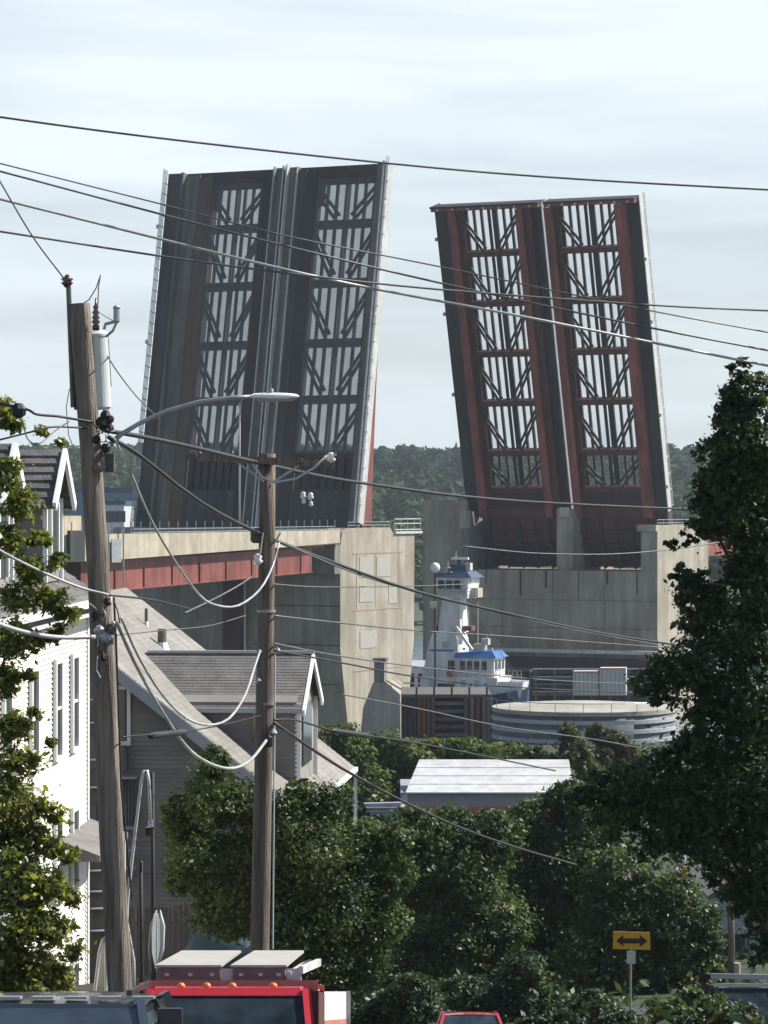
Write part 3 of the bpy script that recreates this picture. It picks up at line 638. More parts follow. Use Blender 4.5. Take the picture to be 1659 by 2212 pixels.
# lamp post on the left deck
t = thing('deck_lamp_post', 'slim pale lamp post on the bridge deck just left of the second utility pole', 'lamp post', P(518, 1150, 396))
MB().tube([P(518, 1152, 396), P(518, 870, 396)], [.16, .10], 8).build('post', 'palegrey', t, smooth=True)
MB().tube([P(518, 872, 396), P(524, 862, 396), P(542, 858, 396)], .07, 6).build('arm', 'galv', t)
MB().box(*(lambda q: (q.x - .5, q.x + .5, q.y - .2, q.y + .2, q.z - .12, q.z + .1))(P(546, 858, 396))).build('lamp_head', 'galv', t)

# ---------------------------------------------------------------- boat
yaw = math.radians(-20); bx_ = Vector((math.cos(yaw), math.sin(yaw), 0)); YB = 392
FB = frame(P(1000, 1620, YB) * 1.0, bx_, UP); FB.translation.z = 0
t = thing('tug_boat', 'white tug boat with blue trimmed wheelhouse and tall upper control tower', 'boat', FB)
kb = YB / F; bxp = lambda x: (x - 1000) * kb / math.cos(yaw); bz = lambda y: PZ(y, YB)
def bb(nm, m_, x0, x1, y0, y1, d0=-2.5, d1=2.5, **k): 
    return MB().box(bxp(x0), bxp(x1), d0, d1, bz(y1), bz(y0)).build(nm, m_, t, local=True, **k)
# hull: tapered bow at +x
hl = [(-130, .8), (-125, 3.4), (-60, 4.2), (60, 4.2), (110, 3.2), (140, .4)]
mb = MB(); vs = []
for (x, hw) in hl:
    sheer = 0 if x < 60 else (x - 60) * .012
    vs += [(bxp(1000 + x), -hw, bz(1500) + sheer), (bxp(1000 + x), hw, bz(1500) + sheer), (bxp(1000 + x) * .93, -hw * .7, -1), (bxp(1000 + x) * .93, hw * .7, -1)]
fs = []
for i in range(len(hl) - 1):
    a, b = i * 4, i * 4 + 4; fs += [(a, b, b + 1, a + 1), (a, a + 2, b + 2, b), (a + 1, b + 1, b + 3, a + 3), (a + 2, a + 3, b + 3, b + 2)]
fs += [(0, 1, 3, 2), (20, 22, 23, 21)]
mb._a(vs, fs); mb.build('hull', 'dkblue', t, local=True)
mb = MB()
for y_ in (-3.0, 2.9): mb._a([(bxp(1078), y_ - .0, bz(1500)), (bxp(1130), y_ * .5, bz(1502)), (bxp(1136), y_ * .5, bz(1468)), (bxp(1078), y_, bz(1468))], [(0, 1, 2, 3)])
mb.hexa([(bxp(1080), -2.9, bz(1502)), (bxp(1126), -1.6, bz(1502)), (bxp(1126), 1.6, bz(1502)), (bxp(1080), 2.9, bz(1502))], [(bxp(1080), -3.1, bz(1478)), (bxp(1134), -1.7, bz(1470)), (bxp(1134), 1.7, bz(1470)), (bxp(1080), 3.1, bz(1478))])
mb.build('bulwark', 'white', t, local=True)
bb('deckhouse', 'whiteship', 925, 1088, 1460, 1502, -3, 3)
bb('deckhouse_window', 'glass', 962, 998, 1474, 1497, -3.04, -2.9)
bb('side_rail', 'dkblue', 940, 1090, 1497, 1502, -3.1, -3.0)
mb = MB(); mb.prism([(bxp(925), -2.2, bz(1460)), (bxp(938), -2.2, bz(1392)), (bxp(946), -2.2, bz(1368)), (bxp(988), -2.2, bz(1352)), (bxp(1000), -2.2, bz(1380)), (bxp(1003), -2.2, bz(1460))], (0, 4.4, 0)); mb.build('funnel_casing', 'whiteship', t, local=True)
bb('casing_vent', 'glass', 980, 994, 1425, 1445, -2.24, -2.1)
mb = MB().lathe([(.01, -.05), (.5, -.05), (.5, .05), (.01, .05)], (0, 0, 0), 12); mb.v = [Matrix.Translation((bxp(975), -2.24, bz(1392))) @ Matrix.Rotation(math.pi / 2, 4, 'X') @ p for p in mb.v]; mb.build('funnel_emblem', 'trimgrey', t, local=True)
mb = MB().lathe([(.01, -.04), (.42, -.04), (.42, .04), (.01, .04)], (0, 0, 0), 12); mb.v = [Matrix.Translation((bxp(984), -2.28, bz(1453))) @ Matrix.Rotation(math.pi / 2, 4, 'X') @ p for p in mb.v]; mb.build('life_ring', 'carred', t, local=True)
mb = MB(); mb.bar((bxp(996), -2, bz(1353)), (bxp(1030), -2, bz(1402)), .35); mb.build('slanted_stair_rail', 'white', t, local=True)
bb('wheelhouse', 'whiteship', 1000, 1078, 1416, 1460, -2.3, 2.3)
mb = MB()
mb.hexa([(bxp(994), -2.6, bz(1418)), (bxp(1084), -2.6, bz(1418)), (bxp(1084), 2.6, bz(1418)), (bxp(994), 2.6, bz(1418))], [(bxp(998), -2.3, bz(1408)), (bxp(1072), -1.9, bz(1404)), (bxp(1072), 1.9, bz(1404)), (bxp(998), 2.3, bz(1408))]); mb.build('wheelhouse_roof', 'blue', t, local=True)
for x in (1006, 1021, 1036, 1052): bb('wheelhouse_window', 'glass', x, x + 11, 1426, 1444, -2.34, -2.2)
for d in (-1.9, -.5, .9): MB().box(bxp(1078), bxp(1078) + .04, d, d + 1.0, bz(1444), bz(1424)).build('wheelhouse_window', 'glass', t, local=True)
mb = MB(); mb.hexa([(bxp(956), -1.7, bz(1366)), (bxp(1003), -1.7, bz(1366)), (bxp(1003), 1.7, bz(1366)), (bxp(956), 1.7, bz(1366))], [(bxp(962), -1.3, bz(1290)), (bxp(1000), -1.3, bz(1290)), (bxp(1000), 1.3, bz(1290)), (bxp(962), 1.3, bz(1290))]); mb.build('control_tower', 'whiteship', t, local=True)
mb = MB(); mb.hexa([(bxp(960), -2.0, bz(1292)), (bxp(1020), -2.0, bz(1292)), (bxp(1020), 2.0, bz(1292)), (bxp(960), 2.0, bz(1292))], [(bxp(952), -2.4, bz(1246)), (bxp(1024), -2.4, bz(1246)), (bxp(1024), 2.4, bz(1246)), (bxp(952), 2.4, bz(1246))]); mb.build('upper_wheelhouse', 'whiteship', t, local=True)
for x in (960, 977, 994): bb('upper_window', 'glass', x, x + 13, 1253, 1270, -2.45, -2.2)
bb('upper_band', 'trimgrey', 958, 1020, 1273, 1278, -2.42, -2.1)
mb = MB(); mb.hexa([(bxp(950), -2.6, bz(1247)), (bxp(1032), -2.6, bz(1247)), (bxp(1032), 2.6, bz(1247)), (bxp(950), 2.6, bz(1247))], [(bxp(957), -2.2, bz(1238)), (bxp(1018), -1.8, bz(1234)), (bxp(1018), 1.8, bz(1234)), (bxp(957), 2.2, bz(1238))]); mb.build('upper_roof', 'dkblue', t, local=True)
bb('side_balcony', 'conc_pale', 1023, 1036, 1270, 1290, -.8, 1.2)
bb('radar_scanner', 'white', 976, 1012, 1204, 1209, -.2, .2); bb('radar_pedestal', 'dkblue', 990, 998, 1209, 1220, -.3, .3)
bb('searchlight', 'palegrey', 1006, 1018, 1216, 1232, -.5, .5); bb('equipment_box', 'dkblue', 978, 1008, 1219, 1234, -.8, .8); bb('equipment_box', 'palegrey', 964, 972, 1226, 1240, -.8, .8)
for x, y0, y1 in ((1012, 1298, 1362), (1032, 1300, 1404), (1052, 1372, 1404), (985, 1190, 1234), (968, 1212, 1240)):
    MB().tube([(bxp(x), 0, bz(y1)), (bxp(x), 0, bz(y0))], .07, 6).build('antenna_mast', 'palegrey', t, local=True)
bb('roof_drum', 'palegrey', 1042, 1056, 1378, 1392, -.5, .5); bb('roof_locker', 'conc_pale', 1026, 1046, 1390, 1404, -1, 1)
bb('winch', 'rust', 1003, 1022, 1352, 1362, -.8, .8)
bb('afterdeck_rail', 'whiteship', 885, 925, 1486, 1492, -2.6, -2.5); bb('afterdeck_rail', 'whiteship', 885, 925, 1474, 1477, -2.6, -2.5)

for x0, x1, y, d in ((1003, 1086, 1455, -2.9), (930, 1000, 1455, -2.9), (1080, 1134, 1462, -2.0), (955, 1040, 1286, -2.2)):
    mb = MB()
    for zz in (0, .45, .9): mb.bar((bxp(x0), d, bz(y) + zz + .1), (bxp(x1), d, bz(y) + zz + .1), .05)
    n_ = int((x1 - x0) / 9)
    for k_ in range(n_ + 1): x = bxp(x0 + (x1 - x0) * k_ / n_); mb.bar((x, d, bz(y)), (x, d, bz(y) + 1.0), .05)
    mb.build('deck_railing', 'palegrey', t, local=True)
for (xa, ya, xb, yb_) in ((985, 1192, 1110, 1470), (985, 1192, 925, 1400), (1012, 1300, 1090, 1408), (1052, 1372, 1128, 1470)):
    MB().bar((bxp(xa), 0, bz(ya)), (bxp(xb), 0, bz(yb_)), .035).build('rigging_wire', 'cable', t, local=True)
for x in range(935, 1125, 14):
    mb = MB().lathe([(.2, -.12), (.42, -.1), (.42, .1), (.2, .12)], (0, 0, 0), 10); mb.v = [Matrix.Translation((bxp(x), -4.35 if x < 1060 else -4.35 + (x - 1060) * .03, bz(1510))) @ Matrix.Rotation(math.pi / 2, 4, 'X') @ p for p in mb.v]; mb.build('tyre_fender', 'black', t, local=True)
for x, y0, y1 in ((945, 1466, 1496), (1012, 1466, 1496), (1040, 1466, 1496)): bb('deckhouse_door', 'trimgrey', x, x + 10, y0, y1, -3.05, -2.95)
for x in (1030, 1062): bb('porthole', 'glass', x, x + 5, 1472, 1478, -3.05, -2.95)
bb('casing_stripe', 'blue', 940, 992, 1402, 1406, -2.25, -2.15); bb('exhaust_stack', 'browns', 950, 957, 1352, 1372, -1.4, -.8); bb('exhaust_stack', 'browns', 962, 969, 1348, 1368, -.4, .2)
for x, y in ((1008, 1398), (1066, 1398), (1022, 1252)): bb('flood_light', 'palegrey', x, x + 5, y, y + 5, -1.6, -1.3)

# globe lamp on pole in front of the right pier tower
t = thing('globe_lamp', 'white globe on a dark pole left of the boat upper wheelhouse', 'lamp', P(940, 1560, 380))
MB().tube([P(940, 1560, 380), P(940, 1238, 380)], .14, 8).build('post', 'deckdark', t)
MB().lathe([(.05, -.62), (.45, -.45), (.63, 0), (.45, .45), (.05, .62)], P(940, 1226, 380), 14).build('globe', 'white', t, smooth=True)
MB().box(*(lambda q: (q.x - .45, q.x + .45, q.y - .4, q.y + .4, q.z - .45, q.z + .35))(P(936, 1306, 379.5))).build('lantern', 'palegrey', t)

# ---------------------------------------------------------------- waterfront
YW = 345
t = thing('timber_wharf', 'dark wharf face with rusty sheet piles and grey ledges below the boat', 'wharf', P(960, 1640, YW))
MB().prism([P(868, 1500, YW), P(1062, 1500, YW), P(1062, 1507, YW), P(868, 1507, YW)], (0, 14, 0)).build('deck_edge', 'timber', t)
MB().prism([P(868, 1512, YW + 1.2), P(1062, 1512, YW + 1.2), P(1062, 1660, YW + 1.2), P(868, 1660, YW + 1.2)], (0, 12, 0)).build('back_wall', 'browns', t)
for k_ in range(6): x = 872 + k_ * 10; MB().prism([P(x, 1508, YW), P(x + 7.5, 1508, YW), P(x + 7.5, 1660, YW), P(x, 1660, YW)], (0, .7 + .2 * (k_ % 2), 0)).build('sheet_pile', 'rust' if k_ in (3, 4, 5) else 'browns', t)
for k_ in range(5): y = 1516 + k_ * 17; MB().prism([P(938, y, YW), P(1004, y, YW), P(1004, y + 7, YW), P(938, y + 7, YW)], (0, .8, 0)).build('fender_plank', 'timber', t)
for k_, x in enumerate((932, 1003, 1016, 1028, 1042, 1052)): MB().prism([P(x, 1508, YW - .3), P(x + 8, 1508, YW - .3), P(x + 8, 1660, YW - .3), P(x, 1660, YW - .3)], (0, .6, 0)).build('fender_pile', 'timber' if k_ % 3 else 'rust', t)
for k_ in range(5): x = 900 + k_ * 38; MB().tube([P(x, 1502, YW), P(x, 1484, YW)], .12, 6).build('bollard', 'browns', t)
t = thing('dock_barge', 'long low barge with grey rails behind the round tank', 'barge', P(1160, 1560, 372))
for k_, (y, m_) in enumerate(((1446, 'deckdark'), (1462, 'timber'), (1478, 'deckdark'), (1494, 'timber'))):
    MB().prism([P(1152, y, 372 - k_), P(1400, y, 372 - k_), P(1400, y + 9, 372 - k_), P(1152, y + 9, 372 - k_)], (0, 3, 0)).build('side_rail', m_, t)
MB().prism([P(1148, 1452, 376), P(1400, 1452, 376), P(1400, 1640, 376), P(1148, 1640, 376)], (0, 6, 0)).build('hull', 'deckdark', t)
for k_ in range(7): x = 1156 + k_ * 40; MB().prism([P(x, 1446, 368), P(x + 4, 1446, 368), P(x + 4, 1640, 368), P(x, 1640, 368)], (0, .5, 0)).build('stanchion', 'timber', t)
for i, (x0, x1, y0) in enumerate(((1238, 1292, 1450), (1296, 1352, 1443))):
    t = thing('cargo_container', 'pale grey cargo container on the dock, %s one by the dark tree' % ('left' if i == 0 else 'right'), 'container', P((x0 + x1) / 2, 1500, 356), 'containers on the dock')
    MB().prism([P(x0, y0, 356), P(x1, y0, 356), P(x1, 1502, 356), P(x0, 1502, 356)], (.3, 2.4, 0)).build('body', 'palegrey', t)
    for k_ in range(6): x = x0 + (x1 - x0) * (k_ + .4) / 6; MB().prism([P(x, y0 + 3, 356), P(x + 2.5, y0 + 3, 356), P(x + 2.5, 1500, 356), P(x, 1500, 356)], (0, -.07, 0)).build('rib', 'galv', t)
    MB().prism([P(x0, y0, 356), P(x1, y0, 356), P(x1, y0 + 2.5, 356), P(x0, y0 + 2.5, 356)], (0, -.1, 0)).build('top_rail', 'salmon', t)
t = thing('far_dock_shed', 'pale blue shed on the dock left of the boat', 'shed', P(905, 1480, 420))
MB().prism([P(880, 1440, 420), P(938, 1440, 420), P(938, 1500, 420), P(880, 1500, 420)], (0, 8, 0)).build('wall', 'palegrey', t)
MB().prism([P(878, 1441, 419.5), P(940, 1441, 419.5), P(934, 1428, 423), P(884, 1428, 423)], (0, .3, .1)).build('roof', 'trimgrey', t)
for k_ in range(3): MB().prism([P(886 + k_ * 17, 1455, 420), P(895 + k_ * 17, 1455, 420), P(895 + k_ * 17, 1485, 420), P(886 + k_ * 17, 1485, 420)], (0, -.1, 0)).build('door', 'glass', t)

# storage tank
YT = 330; tc_ = P(1262, 1528, YT); g0_ = 3.5
t = thing('storage_tank', 'round grey storage tank with cream rim and dark band rings on the waterfront', 'tank', (tc_.x, tc_.y, g0_))
r_ = 9.75; zt = tc_.z
MB().lathe([(r_, g0_), (r_, zt - .35)], (tc_.x, tc_.y, 0), 64).build('shell', 'tank', t, smooth=True)
MB().lathe([(r_ + .12, zt - .34), (r_ + .12, zt + .1), (r_ * .5, zt + .45), (.1, zt + .6)], (tc_.x, tc_.y, 0), 64).build('roof', 'tankrim', t)
for k_ in range(5):
    z = zt - 1.0 - k_ * 1.0
    MB().lathe([(r_ + .01, z - .22), (r_ + .16, z - .2), (r_ + .16, z + .2), (r_ + .01, z + .22)], (tc_.x, tc_.y, 0), 64).build('ring_band', 'trimgrey', t, smooth=False)
for k_ in range(22):
    a = -math.pi + k_ * math.pi / 21; p = Vector((tc_.x + (r_ + .14) * math.cos(a), tc_.y + (r_ + .14) * math.sin(a), zt))
    if k_ % 2 == 0: MB().tube([p, p + UP * 1.0], .035, 5).build('rim_post', 'galv', t)
mb = MB(); ring = [Vector((tc_.x + (r_ + .14) * math.cos(a), tc_.y + (r_ + .14) * math.sin(a), zt + 1)) for a in np.linspace(-math.pi, 0, 30)]; mb.tube(ring, .04, 5); mb.build('rim_rail', 'galv', t)

# concrete dolphin with small cabin beside the left pier
YD = 375
t = thing('concrete_dolphin', 'pale concrete footing with small brown cabin in front of the left pier', 'footing', P(820, 1650, YD))
MB().prism([P(772, 1660, YD), P(866, 1660, YD), P(864, 1500, YD), P(832, 1472, YD), P(806, 1474, YD), P(784, 1530, YD)], (1.5, 4, 0)).build('footing', 'conc', t)
MB().prism([P(808, 1474, YD), P(830, 1474, YD), P(830, 1426, YD), P(808, 1426, YD)], (.4, 1.6, 0)).build('cabin', 'conc_dark', t)
MB().prism([P(805, 1427, YD - .2), P(833, 1427, YD - .2), P(833, 1422, YD - .2), P(805, 1422, YD - .2)], (.4, 2.0, 0)).build('cabin_roof', 'timber', t)
MB().bar(P(842, 1480, YD), P(864, 1520, YD), .25).build('stay', 'galv', t); MB().bar(P(834, 1470, YD), P(872, 1492, YD), .2).build('stay', 'galv', t)

# white roofed shed with salmon wall, mauve cabin
YS = 185
t = thing('white_roofed_shed', 'long low shed with white metal roof and salmon wall behind the trees', 'shed', P(1080, 1800, YS))
ks = YS / F
MB().prism([P(868, 1742, YS), P(1236, 1742, YS), P(1236, 1768, YS), P(868, 1768, YS)], (0, 9, 0)).build('wall', 'salmon', t)
MB().prism([P(866, 1712, YS), P(1238, 1712, YS), P(1238, 1742, YS), P(866, 1742, YS)], (0, 9, 0)).build('upper_wall', 'purple', t)
a0, a1 = P(880, 1712, YS - .4), P(1296, 1712, YS - .4)
for k_ in range(4):   # stepped metal roof sheets running back
    z0 = PZ(1712, YS) + .05 + k_ * .38; y0 = YS - .4 + k_ * 1.4
    MB()._a([(PX(876 + 8 * k_, YS), y0, z0), (PX(1240, YS), y0, z0), (PX(1240, YS), y0 + 1.45, z0 + .36), (PX(884 + 8 * k_, YS), y0 + 1.45, z0 + .36),
             (PX(876 + 8 * k_, YS), y0, z0 - .08), (PX(1240, YS), y0, z0 - .08)], [(0, 1, 2, 3), (4, 5, 1, 0)]).build('roof_sheet', 'palegrey', t)
mb = MB(); mb.prism([P(866, 1742, YS - .05), P(880, 1742, YS - .05), P(880, 1708, YS - .05), P(868, 1722, YS - .05)], (0, .4, 0)); mb.build('end_trim', 'palegrey', t)
t = thing('gantry_sign', 'mauve grey roadside board on a post left of the white roofed shed', 'signboard', P(850, 1850, 165))
MB().prism([P(786, 1736, 165), P(868, 1734, 165), P(868, 1760, 165), P(800, 1760, 165)], (0, .6, 0)).build('board', 'purple', t)
for y in (1744, 1752): MB().prism([P(790, y, 164.8), P(866, y, 164.8), P(866, y + 2, 164.8), P(790, y + 2, 164.8)], (0, .15, 0)).build('board_band', 'trimgrey', t)
MB().prism([P(840, 1760, 165), P(866, 1760, 165), P(866, 1860, 165), P(840, 1860, 165)], (0, .5, 0)).build('post', 'trimgrey', t)

# far left shore sheds
for i, (x0, x1, y0, m_, lab) in enumerate(((150, 300, 1062, 'teal', 'long teal warehouse across the water behind the first utility pole'), (226, 268, 1090, 'palegrey', 'small pale shed in front of the teal warehouse'))):
    YF = 700 - 60 * i
    t = thing('warehouse', lab, 'warehouse', P((x0 + x1) / 2, 1150, YF))
    MB().prism([P(x0, y0, YF), P(x1, y0, YF), P(x1, 1390, YF), P(x0, 1390, YF)], (0, 25, 0)).build('wall', m_, t)
    MB().prism([P(x0 - 3, y0, YF - 1), P(x1 + 3, y0, YF - 1), P(x1 + 3, y0 - 8, YF - 1), P(x0 - 3, y0 - 8, YF - 1)], (0, 27, 0)).build('roof', 'dkblue', t)
    for k_ in range(5): x = x0 + (x1 - x0) * (k_ + .3) / 5; MB().prism([P(x, y0 + 14, YF), P(x + 9, y0 + 14, YF), P(x + 9, y0 + 38, YF), P(x, y0 + 38, YF)], (0, -.3, 0)).build('window', 'glass', t)
t = thing('hillside_house', 'long pale roofed building among the trees on the far hillside', 'house', P(862, 1040, 1330))
MB().prism([P(826, 1040, 1330), P(896, 1040, 1330), P(896, 1022, 1330), P(826, 1022, 1330)], (0, 8, 0)).build('wall', 'palegrey', t)
MB().prism([P(822, 1022, 1328), P(900, 1022, 1328), P(892, 1017, 1334), P(830, 1017, 1334)], (0, 1, .2)).build('roof', 'trimgrey', t)

# ---------------------------------------------------------------- beige house
a_ = math.radians(4.9); hd = Vector((math.sin(a_), math.cos(a_), 0)); hw = Vector((math.cos(a_), -math.sin(a_), 0))
YN = 85.0; LH = 14.9
ap = P(76, 1300, YN); ev = P(653, 1755, YN)
# width vector runs along hw; intersect eave along hw keeping the picture column
s_ = (ev.x - ap.x) / (hw.x - hw.y * (653 - CX) / F * -1 * -1) if False else None
den = hw.x - (653 - CX) / F * hw.y; s_w = ((653 - CX) / F * ap.y - ap.x) / den
ev = ap + hw * s_w; ev.z = PZ(1755, ev.y)
gzh = ground(88) - .4
base = Vector((ap.x, ap.y, gzh))
t = thing('beige_house', 'beige clapboard house with grey gable roof and large side dormer behind the utility poles', 'house', base)
slope = (ap.z - ev.z) / s_w; OV = .45; WW = s_w - OV
def hp(s, d, z): return Vector((ap.x, ap.y, 0)) + hw * s + hd * d + UP * z
rz = lambda s: ap.z - abs(s) * slope
# wall cores
MB().prism([hp(-WW, .5, gzh), hp(WW, .5, gzh), hp(WW, .5, rz(WW) - .3), hp(0, .5, ap.z - .3), hp(-WW, .5, rz(WW) - .3)], hd * (LH - 1)).build('wall', 'beige', t)
z = gzh; k_ = 0; step = .125
while z < ap.z - .45:
    zt_ = min(z + step, ap.z - .4); hs = min(WW, (ap.z - .32 - zt_) / slope)
    if hs > .2:
        mb = MB(); a, b = hp(-hs, .5, z), hp(hs, .5, z)
        mb._a([a - hd * .05, b - hd * .05, hp(hs, .495, z), hp(-hs, .495, z), hp(-hs, .488, zt_ + .01), hp(hs, .488, zt_ + .01)], [(0, 1, 5, 4), (0, 3, 2, 1), (3, 4, 5, 2)])
        mb.build('clapboard', 'beige', t)
    z += step; k_ += 1
# roof slabs, shingle courses on the right slope
nc = 48
for side in (-1, 1):
    if side < 0:
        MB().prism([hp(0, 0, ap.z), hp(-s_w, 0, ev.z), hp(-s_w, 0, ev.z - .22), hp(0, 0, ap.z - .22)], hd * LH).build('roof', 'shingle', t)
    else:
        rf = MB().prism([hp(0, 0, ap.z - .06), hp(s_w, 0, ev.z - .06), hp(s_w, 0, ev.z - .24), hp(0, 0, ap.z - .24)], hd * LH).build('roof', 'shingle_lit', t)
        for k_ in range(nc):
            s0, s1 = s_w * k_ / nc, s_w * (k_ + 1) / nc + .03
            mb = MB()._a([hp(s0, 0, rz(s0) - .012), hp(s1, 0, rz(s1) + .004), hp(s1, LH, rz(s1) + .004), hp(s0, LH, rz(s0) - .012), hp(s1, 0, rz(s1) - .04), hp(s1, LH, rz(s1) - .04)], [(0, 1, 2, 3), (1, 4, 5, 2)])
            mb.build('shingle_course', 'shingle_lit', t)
# fascia boards on the near rake
for side in (-1, 1):
    MB().prism([hp(0, -.03, ap.z - .02), hp(side * s_w, -.03, ev.z - .02), hp(side * s_w, -.03, ev.z - .40), hp(0, -.03, ap.z - .40)], -hd * .04).build('rake_board', 'trimgrey', t)
mb = MB(); mb.bar(hp(s_w + .06, 0, ev.z - .08), hp(s_w + .06, LH, ev.z - .08), .13, .13); mb.build('gutter', 'white', t)
MB().bar(hp(s_w + .05, LH - .1, ev.z - .1), hp(s_w + .05, LH - .1, gzh), .1).build('downspout', 'white', t)
# gable window at left edge
def gwin(s0, s1, z0, z1):
    f = MB()
    f.prism([hp(s0, .44, z0), hp(s0 + .1, .44, z0), hp(s0 + .1, .44, z1), hp(s0, .44, z1)], -hd * .07); f.prism([hp(s1 - .1, .44, z0), hp(s1, .44, z0), hp(s1, .44, z1), hp(s1 - .1, .44, z1)], -hd * .07)
    f.prism([hp(s0, .44, z1), hp(s1, .44, z1), hp(s1, .44, z1 + .1), hp(s0, .44, z1 + .1)], -hd * .07); f.prism([hp(s0, .44, z0 - .12), hp(s1, .44, z0 - .12), hp(s1, .44, z0), hp(s0, .44, z0)], -hd * .1)
    f = f.build('window', 'white', t)
    MB().prism([hp(s0 + .1, .455, z0), hp(s1 - .1, .455, z0), hp(s1 - .1, .455, z1), hp(s0 + .1, .455, z1)], -hd * .03).build('pane', 'glass', f)
kN = YN / F; sx = lambda x: (x - 76) * kN
gwin(sx(236), sx(279), PZ(1602, YN), PZ(1490, YN)); gwin(sx(150), sx(206), PZ(1602, YN), PZ(1490, YN))
gwin(sx(120), sx(200), PZ(1860, YN), PZ(1760, YN))
MB().prism([hp(sx(246), .4, PZ(1665, YN)), hp(sx(274), .4, PZ(1665, YN)), hp(sx(274), .4, PZ(1612, YN)), hp(sx(246), .4, PZ(1612, YN))], -hd * .4).build('meter_box', 'timber', t)
# porch with slats
for k_ in range(9): MB().prism([hp(sx(236 + k_ * 6.5), .3, PZ(1780, YN)), hp(sx(240 + k_ * 6.5), .3, PZ(1780, YN)), hp(sx(240 + k_ * 6.5), .3, PZ(1685, YN)), hp(sx(236 + k_ * 6.5), .3, PZ(1685, YN))], -hd * .06).build('porch_slat', 'timber', t)
for y in (1676, 1784, 1832, 1870): MB().prism([hp(sx(205), .3, PZ(y + 4, YN)), hp(sx(296), .3, PZ(y + 4, YN)), hp(sx(296), .3, PZ(y, YN)), hp(sx(205), .3, PZ(y, YN))], -hd * .5).build('porch_beam', 'trimgrey', t)
# dormer: solve placement from picture
s1 = None
def solve(xp, d): # s along hw at picture column xp for depth-offset d
    o = Vector((ap.x, ap.y, 0)) + hd * d; k = (xp - CX) / F
    return (k * o.y - o.x) / (hw.x - k * hw.y)
DN = 3.2; DF = 3.2 + 4.6; DS = solve(641, DN)
zeD = PZ(1520, (hp(DS, DN, 0)).y); zrD = PZ(1411, hp(DS, (DN + DF) / 2, 0).y)
sr = lambda z: (ap.z - z) / slope
dm = (DN + DF) / 2
# dormer body
mb = MB()
A_ = [hp(DS, DN, rz(DS) - .5), hp(DS, DF, rz(DS) - .5), hp(DS, DF, zeD), hp(DS, dm, zrD - .1), hp(DS, DN, zeD)]
mb.prism(A_, -hw * (DS - .6)); dorm = mb.build('dormer', 'beige', t)
z = rz(DS) - .1; 
while z < zeD - .06:
    sl_ = max(sr(z), .6)
    mb = MB(); mb._a([hp(sl_, DN - .035, z), hp(DS, DN - .035, z), hp(DS, DN - .012, z + step), hp(max(.6, sr(z + step)), DN - .012, z + step), hp(DS, DN, z), hp(sl_, DN, z)], [(0, 1, 2, 3), (0, 5, 4, 1)]); mb.build('clapboard', 'beige', dorm); z += step
o_ = .22
for sgn in (-1, 1):
    de = DN - o_ if sgn < 0 else DF + o_; zE = zeD - .16
    sR = sr(zrD); nrow = 20
    for k_ in range(nrow):
        f0, f1 = k_ / nrow, (k_ + 1) / nrow
        d0, z0 = dm + (de - dm) * f0, zrD + (zE - zrD) * f0; d1, z1 = dm + (de - dm) * f1, zrD + (zE - zrD) * f1
        sa, sb = max(.2, sr(z0) - .1), max(.2, sr(z1) - .1)
        mb = MB(); mb._a([hp(sa, d0, z0), hp(DS + .2, d0, z0), hp(DS + .2, d1, z1 + .012), hp(sb, d1, z1 + .012), hp(DS + .2, d1, z1 - .02), hp(sb, d1, z1 - .02), hp(sa, d0, z0 - .12), hp(DS + .2, d0, z0 - .12)], [(0, 1, 2, 3), (3, 2, 4, 5), (6, 7, 4, 5), (0, 6, 7, 1)])
        mb.build('shingle_course', 'shingle', dorm)
    MB().bar(hp(DS + .22, dm, zrD - .1), hp(DS + .22, de, zE - .1), .07, .22).build('rake_board', 'white', dorm)
    MB().bar(hp(sr(zE), de, zE - .05), hp(DS + .2, de, zE - .05), .06, .09).build('eave_board', 'trimgrey', dorm)
MB().bar(hp(sr(zrD) + .1, dm, zrD + .03), hp(DS + .25, dm, zrD + .03), .16, .08).build('ridge_cap', 'palegrey', dorm)
for d in (DN + .06, DF - .06): MB().bar(hp(DS + .03, d, rz(DS) - .05), hp(DS + .03, d, zeD), .16, .16).build('corner_board', 'white', dorm)
MB().prism([hp(DS + .01, DN + 1.2, rz(DS) + .5), hp(DS + .01, DF - 1.2, rz(DS) + .5), hp(DS + .01, DF - 1.2, zeD - .1), hp(DS + .01, DN + 1.2, zeD - .1)], hw * .05).build('dormer_window', 'glass', dorm)
MB().prism([hp(solve(547, DN), DN - .04, PZ(1600, 88)), hp(solve(553, DN), DN - .04, PZ(1600, 88)), hp(solve(553, DN), DN - .04, PZ(1528, 88)), hp(solve(547, DN), DN - .04, PZ(1528, 88))], -hd * .08).build('cheek_window', 'glass', dorm)
# pipes on the roof
for (x, y0, y1, wpx, d, m_) in ((316, 1372, 1336, 7, 10.6, 'timber'), (350, 1408, 1370, 19, 9.0, 'timber')):
    s_ = solve(x, d); q = hp(s_, d, rz(s_)); h_ = (y0 - y1) * q.y / F; r2 = wpx * q.y / F / 2
    MB().tube([q - UP * .3, q + UP * h_], r2, 10).build('roof_vent', m_, t)
    MB().lathe([(r2 * 1.8, -.12), (r2 * 1.1, .12)], q, 10).build('vent_flashing', 'white', t)

